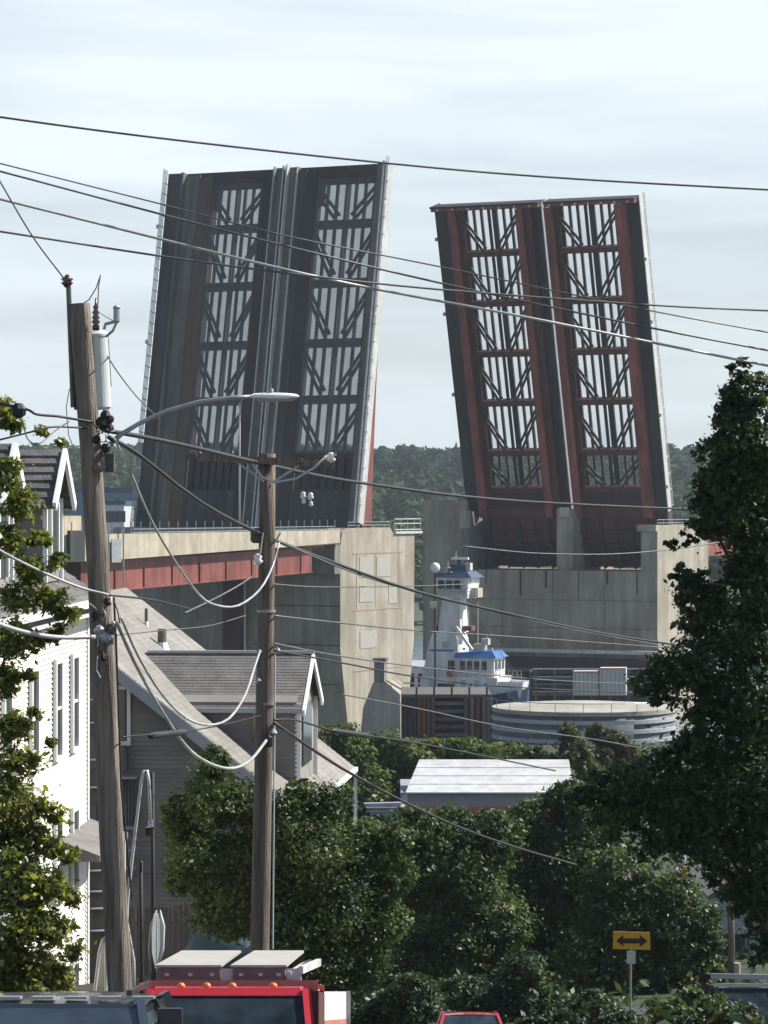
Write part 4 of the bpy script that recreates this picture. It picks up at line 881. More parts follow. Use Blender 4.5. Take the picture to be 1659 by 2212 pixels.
# ---------------------------------------------------------------- white house
a2 = math.radians(2.6); vd = Vector((math.sin(a2), math.cos(a2), 0)); vw = Vector((math.cos(a2), -math.sin(a2), 0))
K0 = Vector((-7.19, 75.0, 0)); zE2 = 28.68
def wp(s, d, z): return K0 + vw * s - vd * d + UP * z      # s outward (right), d towards us
gz2 = 17.0; LW = 22
t = thing('white_house', 'white clapboard house with two gabled roof dormers behind the leafy tree at left', 'house', wp(-4, 10, gz2))
MB().prism([wp(-.05, 0, gz2), wp(-10, 0, gz2), wp(-10, 0, zE2 + .2), wp(-5, 0, 32.2), wp(-.05, 0, zE2 + .2)], -vd * LW).build('wall', 'siding', t)
z = gz2
while z < zE2 - .25:
    mb = MB(); st_ = .115
    mb._a([wp(.0, .16, z), wp(.0, LW, z), wp(-.035, LW, z + st_), wp(-.035, .16, z + st_), wp(-.04, LW, z), wp(-.04, .16, z)], [(0, 1, 2, 3), (0, 4, 5, 1)]); mb.build('clapboard', 'siding', t); z += st_
MB().prism([wp(-.2, .16, gz2), wp(.03, .16, gz2), wp(.03, .16, zE2), wp(-.2, .16, zE2)], vd * .19).build('corner_board', 'white', t)
def ww(d0, d1, z0, z1):
    f = MB()
    for (a, b, c, e) in ((d0, d0 + .12, z0, z1), (d1 - .12, d1, z0, z1), (d0, d1, z1, z1 + .12), (d0, d1, z0 - .1, z0)):
        f.prism([wp(.005, a, c), wp(.005, b, c), wp(.005, b, e), wp(.005, a, e)], vw * .08)
    f = f.build('window', 'white', t)
    MB().prism([wp(.005, d0 + .12, z0), wp(.005, d1 - .12, z0), wp(.005, d1 - .12, z1), wp(.005, d0 + .12, z1)], vw * .02).build('pane', 'glass', f)
    MB().prism([wp(.03, d0 + .12, (z0 + z1) / 2), wp(.03, d1 - .12, (z0 + z1) / 2), wp(.03, d1 - .12, (z0 + z1) / 2 + .06), wp(.03, d0 + .12, (z0 + z1) / 2 + .06)], vw * .03).build('sash', 'white', f)
for d in (2.0, 4.6, 8.0, 11.5, 15.5):
    ww(d, d + 1.0, 25.3, 27.4); ww(d, d + 1.0, 21.9, 23.8)
    ww(d, d + 1.0, 18.3, 20.2)
# roof
pit = (32.4 - zE2) / 5.4
nrow = 22
for k_ in range(nrow):
    f0, f1 = k_ / nrow, (k_ + 1) / nrow
    s0, s1_ = .4 - 5.4 * f0, .4 - 5.4 * f1; z0, z1 = zE2 + 3.72 * f0, zE2 + 3.72 * f1
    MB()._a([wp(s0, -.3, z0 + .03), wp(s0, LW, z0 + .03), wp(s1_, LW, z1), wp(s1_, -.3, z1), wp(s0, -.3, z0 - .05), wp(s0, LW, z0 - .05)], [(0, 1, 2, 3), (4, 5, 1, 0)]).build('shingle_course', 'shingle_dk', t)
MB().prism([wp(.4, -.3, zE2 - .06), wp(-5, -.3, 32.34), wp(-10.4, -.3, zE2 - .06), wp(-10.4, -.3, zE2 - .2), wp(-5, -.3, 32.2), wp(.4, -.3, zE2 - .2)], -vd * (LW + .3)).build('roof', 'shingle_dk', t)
MB().bar(wp(.46, -.3, zE2), wp(.46, LW, zE2), .14, .16).build('gutter', 'white', t)
MB().prism([wp(.38, -.3, zE2 - .22), wp(.0, -.3, zE2 - .22), wp(.0, -.3, zE2 - .32), wp(.38, -.3, zE2 - .32)], -vd * (LW + .3)).build('soffit', 'white', t)
for dc in (3.8, 10.8, 17.8):
    hwid = 1.25; s0 = -.3; zb = zE2 + .55; ze_ = 31.15; zr_ = 32.15
    mb = MB(); mb.prism([wp(s0, dc - hwid, zb), wp(s0, dc + hwid, zb), wp(s0, dc + hwid, ze_), wp(s0, dc, zr_), wp(s0, dc - hwid, ze_)], -vw * 4.6); D_ = mb.build('dormer', 'beige', t)
    for sg in (-1, 1):
        for k_ in range(7):
            f0, f1 = k_ / 7, (k_ + 1) / 7; e_ = hwid + .3; dz = (zr_ + .12 - (ze_ - .22))
            d0, d1 = dc + sg * e_ * f0, dc + sg * e_ * f1; z0, z1 = zr_ + .12 - dz * f0, zr_ + .12 - dz * f1
            jj = random.uniform(0, .02)
            MB()._a([wp(s0 + .3, d0, z0), wp(s0 - 4.6, d0, z0), wp(s0 - 4.6, d1, z1 + .05 + jj), wp(s0 + .3, d1, z1 + .05 + jj), wp(s0 + .3, d1, z1 - .03), wp(s0 - 4.6, d1, z1 - .03)], [(0, 1, 2, 3), (3, 2, 5, 4)]).build('shingle_course', 'shingle_dk', D_)
        MB().bar(wp(s0 + .3, dc, zr_ + .06), wp(s0 + .3, dc + sg * (hwid + .3), ze_ - .2), .08, .24).build('rake_board', 'white', D_)
        MB().bar(wp(s0 + .03, dc + sg * (hwid - .06), zb), wp(s0 + .03, dc + sg * (hwid - .06), ze_), .1, .16).build('corner_board', 'white', D_)
        MB().bar(wp(s0 + .04, dc + sg * .55, zb + .25), wp(s0 + .04, dc + sg * .55, ze_ - .1), .1, .14).build('window_casing', 'white', D_)
    MB().prism([wp(s0 + .005, dc - .5, zb + .25), wp(s0 + .005, dc + .5, zb + .25), wp(s0 + .005, dc + .5, ze_ - .15), wp(s0 + .005, dc - .5, ze_ - .15)], vw * .03).build('pane', 'glass', D_)
# bay roof lower
MB().prism([wp(.03, -.2, PZ(1770, 75)), wp(.95, -.2, PZ(1800, 75)), wp(.95, -.2, PZ(1812, 75)), wp(.03, -.2, PZ(1812, 75))], -vd * 5).build('porch_roof', 'shingle', t)
MB().bar(wp(.85, .0, PZ(1812, 75)), wp(.85, .0, gz2), .12).build('porch_post', 'white', t)
MB().bar(wp(.85, 2.2, PZ(1812, 75)), wp(.85, 2.2, gz2), .12).build('porch_post', 'white', t)

# narrow shaded back porch between the houses
YP = 80
t = thing('back_stair_porch', 'dark stacked back porch with pale rail edges between the white and beige houses', 'porch', P(205, 2180, YP))
MB().prism([P(186, 1380, YP), P(232, 1380, YP), P(232, 2180, YP), P(186, 2180, YP)], (0, 3, 0)).build('wall', 'timber', t)
for y in (1510, 1560, 1640, 1700, 1800, 1880, 1925, 1962, 2010): MB().prism([P(186, y, YP - .2), P(232, y, YP - .2), P(232, y + 3, YP - .2), P(186, y + 3, YP - .2)], (0, .18, 0)).build('rail', 'trimgrey', t)
for y in (1460, 1590, 1740): MB().prism([P(192, y, YP - .1), P(208, y, YP - .1), P(208, y + 70, YP - .1), P(192, y + 70, YP - .1)], (0, .08, 0)).build('window', 'glass', t)

# fence with pickets
YFn = 78
t = thing('picket_fence', 'weathered wooden picket fence beside the beige house', 'fence', P(340, 2120, YFn))
pk = MB().prism([(0, 0, 0), (.085, 0, 0), (.085, 0, 1.72), (.0425, 0, 1.8), (0, 0, 1.72)], (0, .025, 0)).build('picket', 'fence', t, local=True)
zf = PZ(2108, YFn); inv = FR[t.name].inverted(); pk.location = inv @ Vector((PX(252, YFn), YFn, zf))
for k_ in range(1, 26): share(pk, t, inv @ Vector((PX(252 + k_ * 8.6, YFn), YFn, zf + random.uniform(-.03, .03))), (0, random.uniform(-.015, .015), 0))
for y in (1990, 2075): MB().prism([P(248, y, YFn + .04), P(470, y, YFn + .04), P(470, y + 6, YFn + .04), P(248, y + 6, YFn + .04)], (0, .05, 0)).build('rail', 'fence', t)
t = MB().lathe([(.05, 0), (1.15, 0), (1.25, .5), (.95, 1.0), (.3, 1.25)], P(510, 2105, 72), 14); 
tag(t.build('tarp_cover', 'tarp', smooth=True), 'dark teal tarp mound under the tree behind the second utility pole', 'tarp')

# bent pale conduit and dark posts in front of the fence
YC = 52
t = thing('service_conduit', 'tall bent white conduit standing right of the first utility pole', 'pipe', P(285, 2140, YC))
MB().tube([P(290, 2140, YC), P(289, 2075, YC), P(274, 1990, YC), P(276, 1940, YC), P(292, 1800, YC), P(305, 1690, YC), P(311, 1664, YC), P(318, 1664, YC), P(322, 1690, YC), P(326, 1780, YC)], .026, 7).build('pipe', 'palegrey', t, smooth=True)
MB().box(*(lambda q: (q.x - .05, q.x + .05, q.y - .04, q.y + .04, q.z - .07, q.z + .07))(P(321, 1796, YC))).build('junction_box', 'porcelain', t)
MB().box(*(lambda q: (q.x - .045, q.x + .035, q.y - .02, q.y + .02, q.z - .03, q.z + .08))(P(326, 1782, YC))).build('bracket', 'white', t)
for x, y0, lab in ((330, 1668, 'tall dark metal post right of the bent white conduit'), (305, 1860, 'shorter dark metal post behind the bent white conduit')):
    tag(MB().tube([P(x + 1, 2180, YC + 1), P(x - 1, y0, YC + 1)], .035, 8).build('metal_post', 'browns', smooth=True), lab, 'post')
t = thing('edge_on_road_sign', 'pale road sign seen nearly edge on at a dark post behind the red truck', 'road sign', P(335, 2180, 49))
ms = Matrix.Translation(P(338, 2032, 49)) @ Matrix.Rotation(math.radians(82), 4, 'Z') @ Matrix.Rotation(math.pi / 2, 4, 'X') @ Matrix.Rotation(math.radians(22.5), 4, 'Z')
mb = MB().lathe([(.38, -.006), (.38, .006)], (0, 0, 0), 8); mb.v = [Vector((p.x, p.y * 1.3, p.z)) for p in mb.v]; mb.v = [ms @ p for p in mb.v]; mb.build('sign_plate', 'galv', t)
mb = MB(); mb.tube([P(346, 1966, 49), P(352, 2000, 49), P(350, 2050, 49), P(338, 2100, 49)], [.01, .035, .035, .01], 6); mb.build('plate_edge', 'palegrey', t, smooth=True)
mb = MB(); mb.tube([P(338, 1966, 48.9), P(328, 2000, 48.9), P(324, 2050, 48.9), P(327, 2100, 48.9)], [.01, .03, .03, .01], 6); mb.build('plate_edge', 'galv', t, smooth=True)
MB().tube([P(333, 2190, 49.1), P(338, 1960, 49.1)], .03, 8).build('post', 'browns', t)
t = thing('white_stair_rail', 'leaning white handrail at the foot of the first utility pole, left side', 'handrail', P(222, 2140, 56))
MB().tube([P(205, 2140, 56), P(214, 2060, 56), P(222, 2030, 56), P(229, 2024, 56), P(229, 2140, 56)], .03, 6).build('rail', 'palegrey', t)
MB().prism([P(209, 2130, 56.1), P(226, 2130, 56.1), P(227, 2034, 56.1), P(219, 2044, 56.1)], (0, .05, 0)).build('infill_panel', 'conc_pale', t)
tag(MB().hexa([P(150, 2150, 57), P(232, 2150, 57), P(232, 2150, 60), P(150, 2150, 60)], [P(160, 2128, 57), P(226, 2122, 57), P(226, 2122, 60), P(160, 2128, 60)]).build('stone_planter', 'conc'), 'pale stone planter at the foot of the leaning white handrail', 'planter')

# ---------------------------------------------------------------- utility poles
Y1 = 40
t = thing('utility_pole', 'near weathered utility pole leaning left with grey transformer and street lamp arm', 'utility pole', Vector((PX(272, Y1), Y1, ground(Y1) - .2)), 'wooden utility poles')
k1 = Y1 / F
pts = [(292, 2560, 29), (260, 2150, 27), (240, 1800, 26), (226, 1500, 25.5), (212, 1230, 24), (195, 960, 23), (176, 720, 23), (172, 656, 22)]
MB().tube([P(x, y, Y1) for x, y, r in pts], [r * k1 for x, y, r in pts], 18).build('post', 'pole', t, smooth=True)
MB().tube([P(158, 880, Y1 + .05), P(148, 618, Y1 + .05)], .034, 8).build('wire_moulding', 'cable', t)
MB().prism([P(150, 720, Y1 + .1), P(160, 720, Y1 + .1), P(172, 885, Y1 + .1), P(160, 885, Y1 + .1)], (0, .1, 0)).build('mounting_board', 'pole', t)
MB().lathe([(.03, -.08), (.05, -.05), (.085, -.02), (.05, .0), (.085, .03), (.04, .06), (.02, .09)], P(145, 608, Y1 + .05), 10).build('top_insulator', 'porcelain', t, smooth=True)
MB().bar(P(138, 610, Y1), P(154, 606, Y1), .03).build('wire_clamp', 'rust', t)
q = P(213, 885, Y1 + .16)
mb = MB().lathe([(.14, 0), (.165, .03), (.165, .94), (.175, .95), (.175, .98), (.13, 1.02), (.03, 1.03)], (0, 0, 0), 28); mb.v = [Matrix.Translation(q) @ Matrix.Rotation(math.radians(-2.2), 4, 'Y') @ p for p in mb.v]; mb.build('transformer', 'xfmr', t, smooth=False)
for z in (.2, .75): MB().box(q.x - .2, q.x - .09, q.y - .02, q.y + .12, q.z + z, q.z + z + .07).build('transformer_bracket', 'galv', t)
MB().lathe([(.045, 0), (.05, .06), (.03, .08), (.06, .11), (.035, .14), (.055, .17), (.03, .20), (.05, .23), (.025, .27), (.04, .3), (.015, .34), (.01, .42)], P(207, 714, Y1 - .12), 10).build('bushing', 'porcelain', t, smooth=True)
for (a, b) in (((172, 662), (199, 640)), ((199, 640), (218, 594))):
    pass
MB().tube([P(172, 660, Y1), P(192, 648, Y1), (P(208, 622, Y1)), P(217, 595, Y1)], .008, 5).build('jumper_wire', 'cable', t); MB().tube([P(211, 668, Y1 - .1), P(213, 620, Y1 - .05), P(217, 594, Y1)], .008, 5).build('jumper_wire', 'cable', t); MB().tube([P(213, 674, Y1 - .1), P(228, 684, Y1 - .1), P(250, 696, Y1 - .1)], .005, 5).build('jumper_wire', 'cable', t)
MB().tube([P(225, 712, Y1 - .1), P(228, 700, Y1 - .1), P(252, 694, Y1 - .1)], .022, 7).build('arrester_bracket', 'galv', t)
MB().tube([P(228, 728, Y1 - .1), P(244, 714, Y1 - .1), P(252, 696, Y1 - .1)], .018, 7).build('arrester_bracket', 'galv', t)
MB().lathe([(.03, 0), (.045, .02), (.042, .17), (.05, .2), (.03, .22)], P(252, 697, Y1 - .1), 10).build('surge_arrester', 'galv', t)
MB().tube([P(234, 730, Y1 - .12), P(238, 800, Y1 - .12), P(240, 835, Y1 - .12)], .006, 5).build('ground_lead', 'cable', t)
MB().tube([P(150, 840, Y1), P(143, 880, Y1), P(148, 940, Y1), P(156, 960, Y1)], .006, 5).build('ground_lead', 'cable', t)
# splice hardware clusters
for (x, y, r, m_) in ((228, 898, 12, 'black'), (222, 915, 15, 'black'), (236, 925, 11, 'browns'), (238, 905, 9, 'porcelain'), (208, 950, 10, 'black'), (228, 968, 10, 'black'), (215, 1010, 12, 'timber'), (232, 1300, 9, 'black'), (226, 1375, 15, 'galv'), (240, 1360, 12, 'timber'), (214, 1362, 12, 'galv'), (226, 1420, 9, 'browns'), (245, 1350, 8, 'galv'), (205, 1330, 9, 'black')):
    q = P(x, y, Y1 - .2); rr = r * k1
    ms = MB().lathe([(rr * .3, -rr), (rr * .9, -rr * .5), (rr, .2 * rr), (rr * .5, rr)], (0, 0, 0), 7); R = Euler((random.uniform(-1, 1), random.uniform(-1, 1), random.uniform(0, 3))).to_matrix().to_4x4()
    ms.v = [Matrix.Translation(q) @ R @ p for p in ms.v]; ms.build('line_hardware', m_, t)
for k_ in range(14):
    a = P(random.uniform(208, 240), random.uniform(885, 960), Y1 - .22); b = a + Vector((random.uniform(-.12, .14), 0, random.uniform(-.22, .1))); MB().tube([a, (a + b) / 2 + Vector((random.uniform(-.04, .04), -.04, random.uniform(-.05, .02))), b], .007, 5).build('loose_lead', 'black' if k_ % 3 else 'palegrey', t)
for k_ in range(14):
    a = P(random.uniform(208, 246), random.uniform(1285, 1420), Y1 - .22); b = a + Vector((random.uniform(-.1, .1), 0, random.uniform(-.3, .1))); MB().tube([a, (a + b) / 2 + Vector((random.uniform(-.04, .04), -.04, random.uniform(-.05, .02))), b], .009, 5).build('loose_lead', 'black' if k_ % 3 else 'palegrey', t)
MB().box(*(lambda q: (q.x - .06, q.x + .06, q.y - .06, q.y + .04, q.z - .12, q.z + .12))(P(237, 1000, Y1 - .1))).build('cable_box', 'timber', t)
MB().tube([P(246, 1290, Y1 - .1), P(252, 1420, Y1 - .1), P(262, 1700, Y1 - .1), P(285, 1940, Y1 - .1)], .014, 6).build('riser_conduit', 'black', t)
arm = [P(218, 985, Y1), P(235, 962, Y1), P(262, 938, Y1), (P(300, 915, Y1)), P(360, 888, Y1), P(430, 868, Y1), P(500, 859, Y1), P(545, 857, Y1)]
MB().tube(arm, [.034, .034, .032, .03, .03, .028, .027, .027], 8).build('lamp_arm', 'galv', t, smooth=True)
MB().tube([P(218, 1010, Y1), P(240, 960, Y1)], .02, 6).build('arm_brace', 'galv', t)
# cobra head
mb = MB(); hs = [(538, .035, .02, 857), (550, .055, .045, 857), (580, .08, .06, 858), (620, .075, .055, 858), (640, .045, .035, 857), (646, .015, .012, 857)]
ring_n = 12; vs = []; fs = []
for (x, wy, hz, y) in hs:
    c = P(x, y, Y1)
    for k_ in range(ring_n): a = 2 * math.pi * k_ / ring_n; vs.append(c + Vector((0, wy * math.cos(a), (hz if math.sin(a) > 0 else hz * .6) * math.sin(a))))
for i in range(len(hs) - 1):
    for k_ in range(ring_n): k2 = (k_ + 1) % ring_n; fs.append((i * ring_n + k_, i * ring_n + k2, (i + 1) * ring_n + k2, (i + 1) * ring_n + k_))
mb._a(vs, fs); mb.build('lamp_head', 'white', t, smooth=True)
MB().hexa([P(558, 868, Y1) + Vector((0, -.04, 0)), P(632, 866, Y1) + Vector((0, -.04, 0)), P(632, 866, Y1) + Vector((0, .04, 0)), P(558, 868, Y1) + Vector((0, .04, 0))], [P(550, 860, Y1) + Vector((0, -.075, 0)), P(640, 859, Y1) + Vector((0, -.06, 0)), P(640, 859, Y1) + Vector((0, .06, 0)), P(550, 860, Y1) + Vector((0, .075, 0))]).build('lamp_lens', 'galv', t)
MB().lathe([(.03, 0), (.03, .05), (.018, .07)], P(586, 851, Y1), 10).build('photocell', 'tooltop', t)
MB().tube([P(586, 845, Y1), P(586, 828, Y1)], .006, 5).build('photocell_tip', 'tooltop', t)

Y2 = 50; k2_ = Y2 / F
t = thing('utility_pole', 'second utility pole with wooden crossarm, reddish stained, in front of the red truck cargo', 'utility pole', Vector((PX(556, Y2), Y2, ground(Y2) - .2)), 'wooden utility poles')
pts = [(556, 2400, 22), (561, 2050, 20.5), (568, 1700, 19.5), (573, 1400, 18.5), (577, 1150, 17.5), (578, 980, 17)]
MB().tube([P(x, y, Y2) for x, y, r in pts], [r * k2_ for x, y, r in pts], 18).build('post', 'pole_red', t, smooth=True)
MB().bar(P(428, 988, Y2 - .2), P(722, 1003, Y2 - .2), .10, .115).build('crossarm', 'pole', t)
MB().bar(P(500, 990, Y2 - .2), P(570, 1040, Y2 - .2), .035).build('crossarm_brace', 'galv', t); MB().bar(P(655, 1000, Y2 - .2), P(592, 1040, Y2 - .2), .035).build('crossarm_brace', 'galv', t)
def pin(x, y, m_='glaze', s_=1.0): 
    return MB().lathe([(.012 * s_, -.05 * s_), (.03 * s_, -.03 * s_), (.055 * s_, 0), (.03 * s_, .02 * s_), (.045 * s_, .045 * s_), (.02 * s_, .075 * s_)], P(x, y, Y2 - .22), 10).build('insulator', m_, t, smooth=True)
pin(430, 985, 'porcelain'); pin(500, 984, 'porcelain'); pin(650, 1000, 'porcelain'); pin(715, 992, 'glaze', 1.5); pin(655, 1072); pin(671, 1074); pin(656, 1084, s_=.7); pin(672, 1090, s_=.7); pin(557, 1212, s_=1.6)
MB().tube([P(545, 1000, Y2 - .25), P(566, 1030, Y2 - .25), P(592, 1042, Y2 - .25), P(640, 1034, Y2 - .3), P(682, 1008, Y2 - .3), P(706, 984, Y2 - .3)], .018, 7).build('lead_arm', 'palegrey', t, smooth=True)
MB().box(*(lambda q: (q.x - .05, q.x + .05, q.y - .06, q.y + .04, q.z - .02, q.z + .02))(P(720, 982, Y2 - .2))).build('pin_cap', 'green', t)
for x in (655, 671): MB().tube([P(x, 1084, Y2 - .2), P(x - 4, 1040, Y2 - .2), P(x - 2, 1005, Y2 - .2)], .006, 5).build('hanging_lead', 'cable', t)
MB().tube([P(562, 1196, Y2 - .2), P(568, 1150, Y2 - .2)], .012, 6).build('insulator_hanger', 'palegrey', t)
MB().lathe([(.05, -.1), (.09, -.06), (.09, .1), (.05, .14)], P(553, 1160, Y2 - .1), 10).build('guy_drum', 'timber', t)
MB().bar(P(594, 1172, Y2 - .2), P(606, 1150, Y2 - .2), .03).build('clevis', 'palegrey', t)
MB().lathe([(.02, -.05), (.07, -.02), (.07, .12), (.03, .16)], P(581, 1608, Y2 - .2), 9).build('splice_can', 'black', t)
MB().tube([P(589, 2050, Y2 - .15), P(592, 1700, Y2 - .15), P(594, 1400, Y2 - .15)], .014, 6).build('ground_moulding', 'palegrey', t)
for y in (980, 1300, 1500): MB().lathe([(.148, -.02), (.148, .02)], P(576 - (y - 1100) * .003, y + 20, Y2), 16).build('steel_band', 'galv', t)
for (x, y, r) in ((558, 1470, 7), (560, 1408, 6), (600, 1405, 6), (590, 1583, 9), (580, 1600, 8)):
    q = P(x, y, Y2 - .16); rr = r * k2_; MB().lathe([(rr * .3, -rr), (rr, 0), (rr * .3, rr)], q, 7).build('line_hardware', 'galv', t)

# ---------------------------------------------------------------- wires
def wire(label, pts, w_px=4.2, m_='cable', name='overhead_wire', cat='wire', group=None, n=28):
    """pts: (x, y, depth) picture way-points of one hanging line; smooth curve through them"""
    P3 = [P(*p) for p in pts]; out_ = []
    ext = [P3[0] * 2 - P3[1]] + P3 + [P3[-1] * 2 - P3[-2]]
    per = max(2, n // (len(P3) - 1))
    for i in range(1, len(ext) - 2):
        for j in range(per):
            u = j / per; a, b, c, d = ext[i - 1:i + 3]
            out_.append(0.5 * ((2 * b) + (c - a) * u + (2 * a - 5 * b + 4 * c - d) * u * u + (3 * b - a - 3 * c + d) * u ** 3))
    out_.append(P3[-1]); Ym = sum(p[2] for p in pts) / len(pts)
    return tag(MB().tube(out_, w_px * Ym / F / 2, 6).build(name, m_, smooth=True), label, cat, group)
G1 = 'power lines crossing above the bridge'
wire('topmost power line, crossing just over the left leaf tips', [(-150, 232, 44), (300, 293, 44), (840, 353, 45), (1250, 387, 46), (1850, 420, 47)], 5, group=G1)
wire('power line entering second from top at left, thin', [(-150, 315, 44), (0, 353, 44), (345, 440, 45), (620, 510, 45), (940, 574, 46), (1390, 668, 46), (1659, 718, 47), (1800, 745, 47)], 3.6, group=G1)
wire('power line entering third from top at left', [(-150, 335, 44), (0, 370, 44), (345, 462, 45), (620, 532, 45), (945, 610, 46), (1390, 705, 46), (1659, 757, 47), (1800, 785, 47)], 5, group=G1)
wire('pale bright power line crossing the left leaves diagonally', [(-150, 398, 43), (0, 430, 43), (345, 516, 44), (620, 583, 44), (830, 628, 45), (1100, 678, 45), (1400, 738, 46), (1659, 790, 47), (1800, 815, 47)], 6.5, 'cablew', group=G1)
wire('lowest power line of the five, nearly level at right', [(-150, 478, 43), (0, 500, 43), (345, 553, 44), (620, 590, 44), (945, 625, 45), (1390, 658, 46), (1659, 671, 47), (1800, 676, 47)], 5, group=G1)
wire('thin line rising left from the brown insulator atop the near pole', [(-60, 290, 39), (0, 392, 39.3), (70, 510, 39.7), (140, 604, 40)], 3.4)
wire('thin line slanting down right from beside the transformer', [(232, 770, 39.8), (260, 812, 44), (300, 862, 50), (345, 905, 58)], 2.8)
wire('thick line from the left into the near pole under the transformer', [(-60, 860, 39), (50, 882, 39), (80, 895, 39), (130, 900, 39.5), (200, 912, 39.8)], 6, 'black')
q = P(40, 888, 39)
tag(MB().lathe([(.03, -.09), (.09, -.05), (.1, .03), (.05, .1)], q, 8).build('line_insulator', 'black'), 'dark insulator lump on the thick line left of the near pole', 'insulator')
wire('looping thin lead below the dark insulator lump', [(48, 905, 39), (60, 948, 39), (85, 958, 39), (120, 930, 39.3), (150, 910, 39.5)], 3)
wire('line rising from left roof to the near pole', [(-40, 960, 39), (20, 945, 39), (80, 930, 39.2), (120, 922, 39.4), (190, 925, 39.8)], 4.5, 'black')
G2 = 'communication cables running from the near pole'
wire('heavy black cable passing over the crossarm toward the right tree', [(228, 930, 39.7), (300, 942, 41), (420, 967, 44), (560, 1000, 50), (700, 1030, 56), (830, 1050, 62), (1000, 1072, 68), (1200, 1087, 78), (1500, 1100, 90), (1750, 1104, 100)], 7, 'black', group=G2)
wire('black cable sagging from near pole across the sunlit pier to the right tree', [(236, 945, 39.7), (300, 983, 41), (430, 1083, 44), (560, 1152, 49.8), (720, 1215, 56), (900, 1278, 62), (1100, 1326, 70), (1300, 1368, 78), (1480, 1396, 86), (1700, 1430, 94)], 6.5, 'black', group=G2)
wire('drip loop hanging in front of the red girder, black turning pale', [(248, 950, 39.7), (278, 1010, 41), (320, 1110, 42), (370, 1200, 43), (430, 1285, 45), (470, 1308, 46), (515, 1308, 47), (560, 1275, 48.5), (588, 1225, 49.5), (603, 1172, 49.8)], 5.2, 'cablew', group=G2)
wire('pale cable descending from left to near pole at mid height', [(-60, 1150, 38.5), (10, 1195, 38.8), (90, 1235, 39.2), (170, 1268, 39.5), (235, 1285, 39.7)], 6, 'cablew')
wire('thin black lead from near pole along the beige roof top', [(238, 1286, 39.7), (300, 1292, 41), (350, 1300, 44), (420, 1318, 48)], 4.5, 'black')
wire('thick pale bundled cable sweeping in from the left', [(-60, 1325, 38), (0, 1349, 38.4), (60, 1367, 38.8), (130, 1377, 39.3), (205, 1376, 39.7)], 11, 'cablew')
wire('large drip loop ending low on the second pole, pale at its bottom', [(252, 1345, 39.7), (290, 1430, 41), (340, 1520, 43), (400, 1610, 45), (450, 1648, 46.5), (500, 1660, 47.5), (540, 1643, 48.6), (575, 1600, 49.7)], 7.5, 'cablew', group=G2)
wire('upper drip loop rising to the second pole beside the dormer', [(262, 1335, 39.7), (300, 1420, 41), (350, 1500, 43), (400, 1550, 45), (450, 1566, 46), (495, 1552, 47.3), (530, 1500, 48.5), (550, 1440, 49.4), (562, 1405, 49.8)], 6, 'cablew', group=G2)
wire('black cable holding the short splice case left of the second pole', [(265, 1592, 39.8), (330, 1586, 42), (400, 1580, 44.5), (480, 1566, 47), (566, 1545, 49.8)], 3, 'black')
wire('black cable holding the splice case right of the second pole', [(592, 1555, 49.8), (640, 1556, 51), (720, 1578, 54), (800, 1590, 57), (900, 1605, 60), (1040, 1632, 66), (1200, 1665, 74)], 4, 'black')
for (a, b, lab) in ((P(322, 1590, 42), P(402, 1581, 44.5), 'long black splice case hanging in front of the beige gable'), (P(716, 1578, 53.8), P(798, 1590, 57), 'long black splice case hanging in front of the hedge')):
    tag(MB().tube([a, a.lerp(b, .06), a.lerp(b, .94), b], [.02, .05, .05, .02], 10).build('splice_case', 'black', smooth=True), lab, 'splice case')
wire('black cable descending right from second pole over the trees', [(592, 1562, 49.8), (680, 1622, 53), (760, 1672, 57), (880, 1736, 64), (1000, 1790, 72), (1120, 1832, 80), (1245, 1868, 88)], 5.5, 'black')
wire('short pale guy rising to the second pole across the pier shade', [(398, 1325, 46), (470, 1290, 47.5), (520, 1262, 48.8), (552, 1240, 49.8)], 4, 'cable')
wire('thin line from second pole across the end wall, upper', [(592, 1262, 49.8), (700, 1268, 55), (890, 1266, 64), (1000, 1262, 70)], 2.6)
wire('thin line from second pole sloping to the boat tower', [(592, 1330, 49.8), (740, 1346, 56), (900, 1362, 64), (1150, 1378, 76), (1450, 1400, 90)], 3.2)
wire('thin line from second pole passing before the boat hull', [(592, 1405, 49.8), (740, 1432, 56), (900, 1462, 64), (1100, 1484, 74), (1450, 1500, 90)], 3.4, 'black')
wire('thin line from second pole to the dock containers', [(592, 1390, 49.8), (740, 1418, 56), (950, 1446, 66), (1200, 1470, 78), (1450, 1480, 90)], 2.8, 'cable')
wire('thin doubled line crossing the sunlit end wall', [(592, 1165, 49.8), (740, 1228, 56), (840, 1262, 62), (960, 1292, 68), (1200, 1352, 80), (1450, 1398, 92)], 3, 'cable')
wire('thin service line to the beige house dormer', [(254, 1372, 39.8), (350, 1362, 44), (450, 1352, 48), (530, 1330, 49.5)], 2.6, 'cable')
wire('long thin line low across the tank', [(740, 1500, 58), (900, 1530, 64), (1100, 1572, 74), (1300, 1600, 84), (1500, 1640, 94)], 2.6, 'cable')
wire('faint line passing the right pier top', [(1000, 1180, 90), (1180, 1196, 95), (1400, 1192, 100), (1700, 1150, 105)], 3, 'cable')

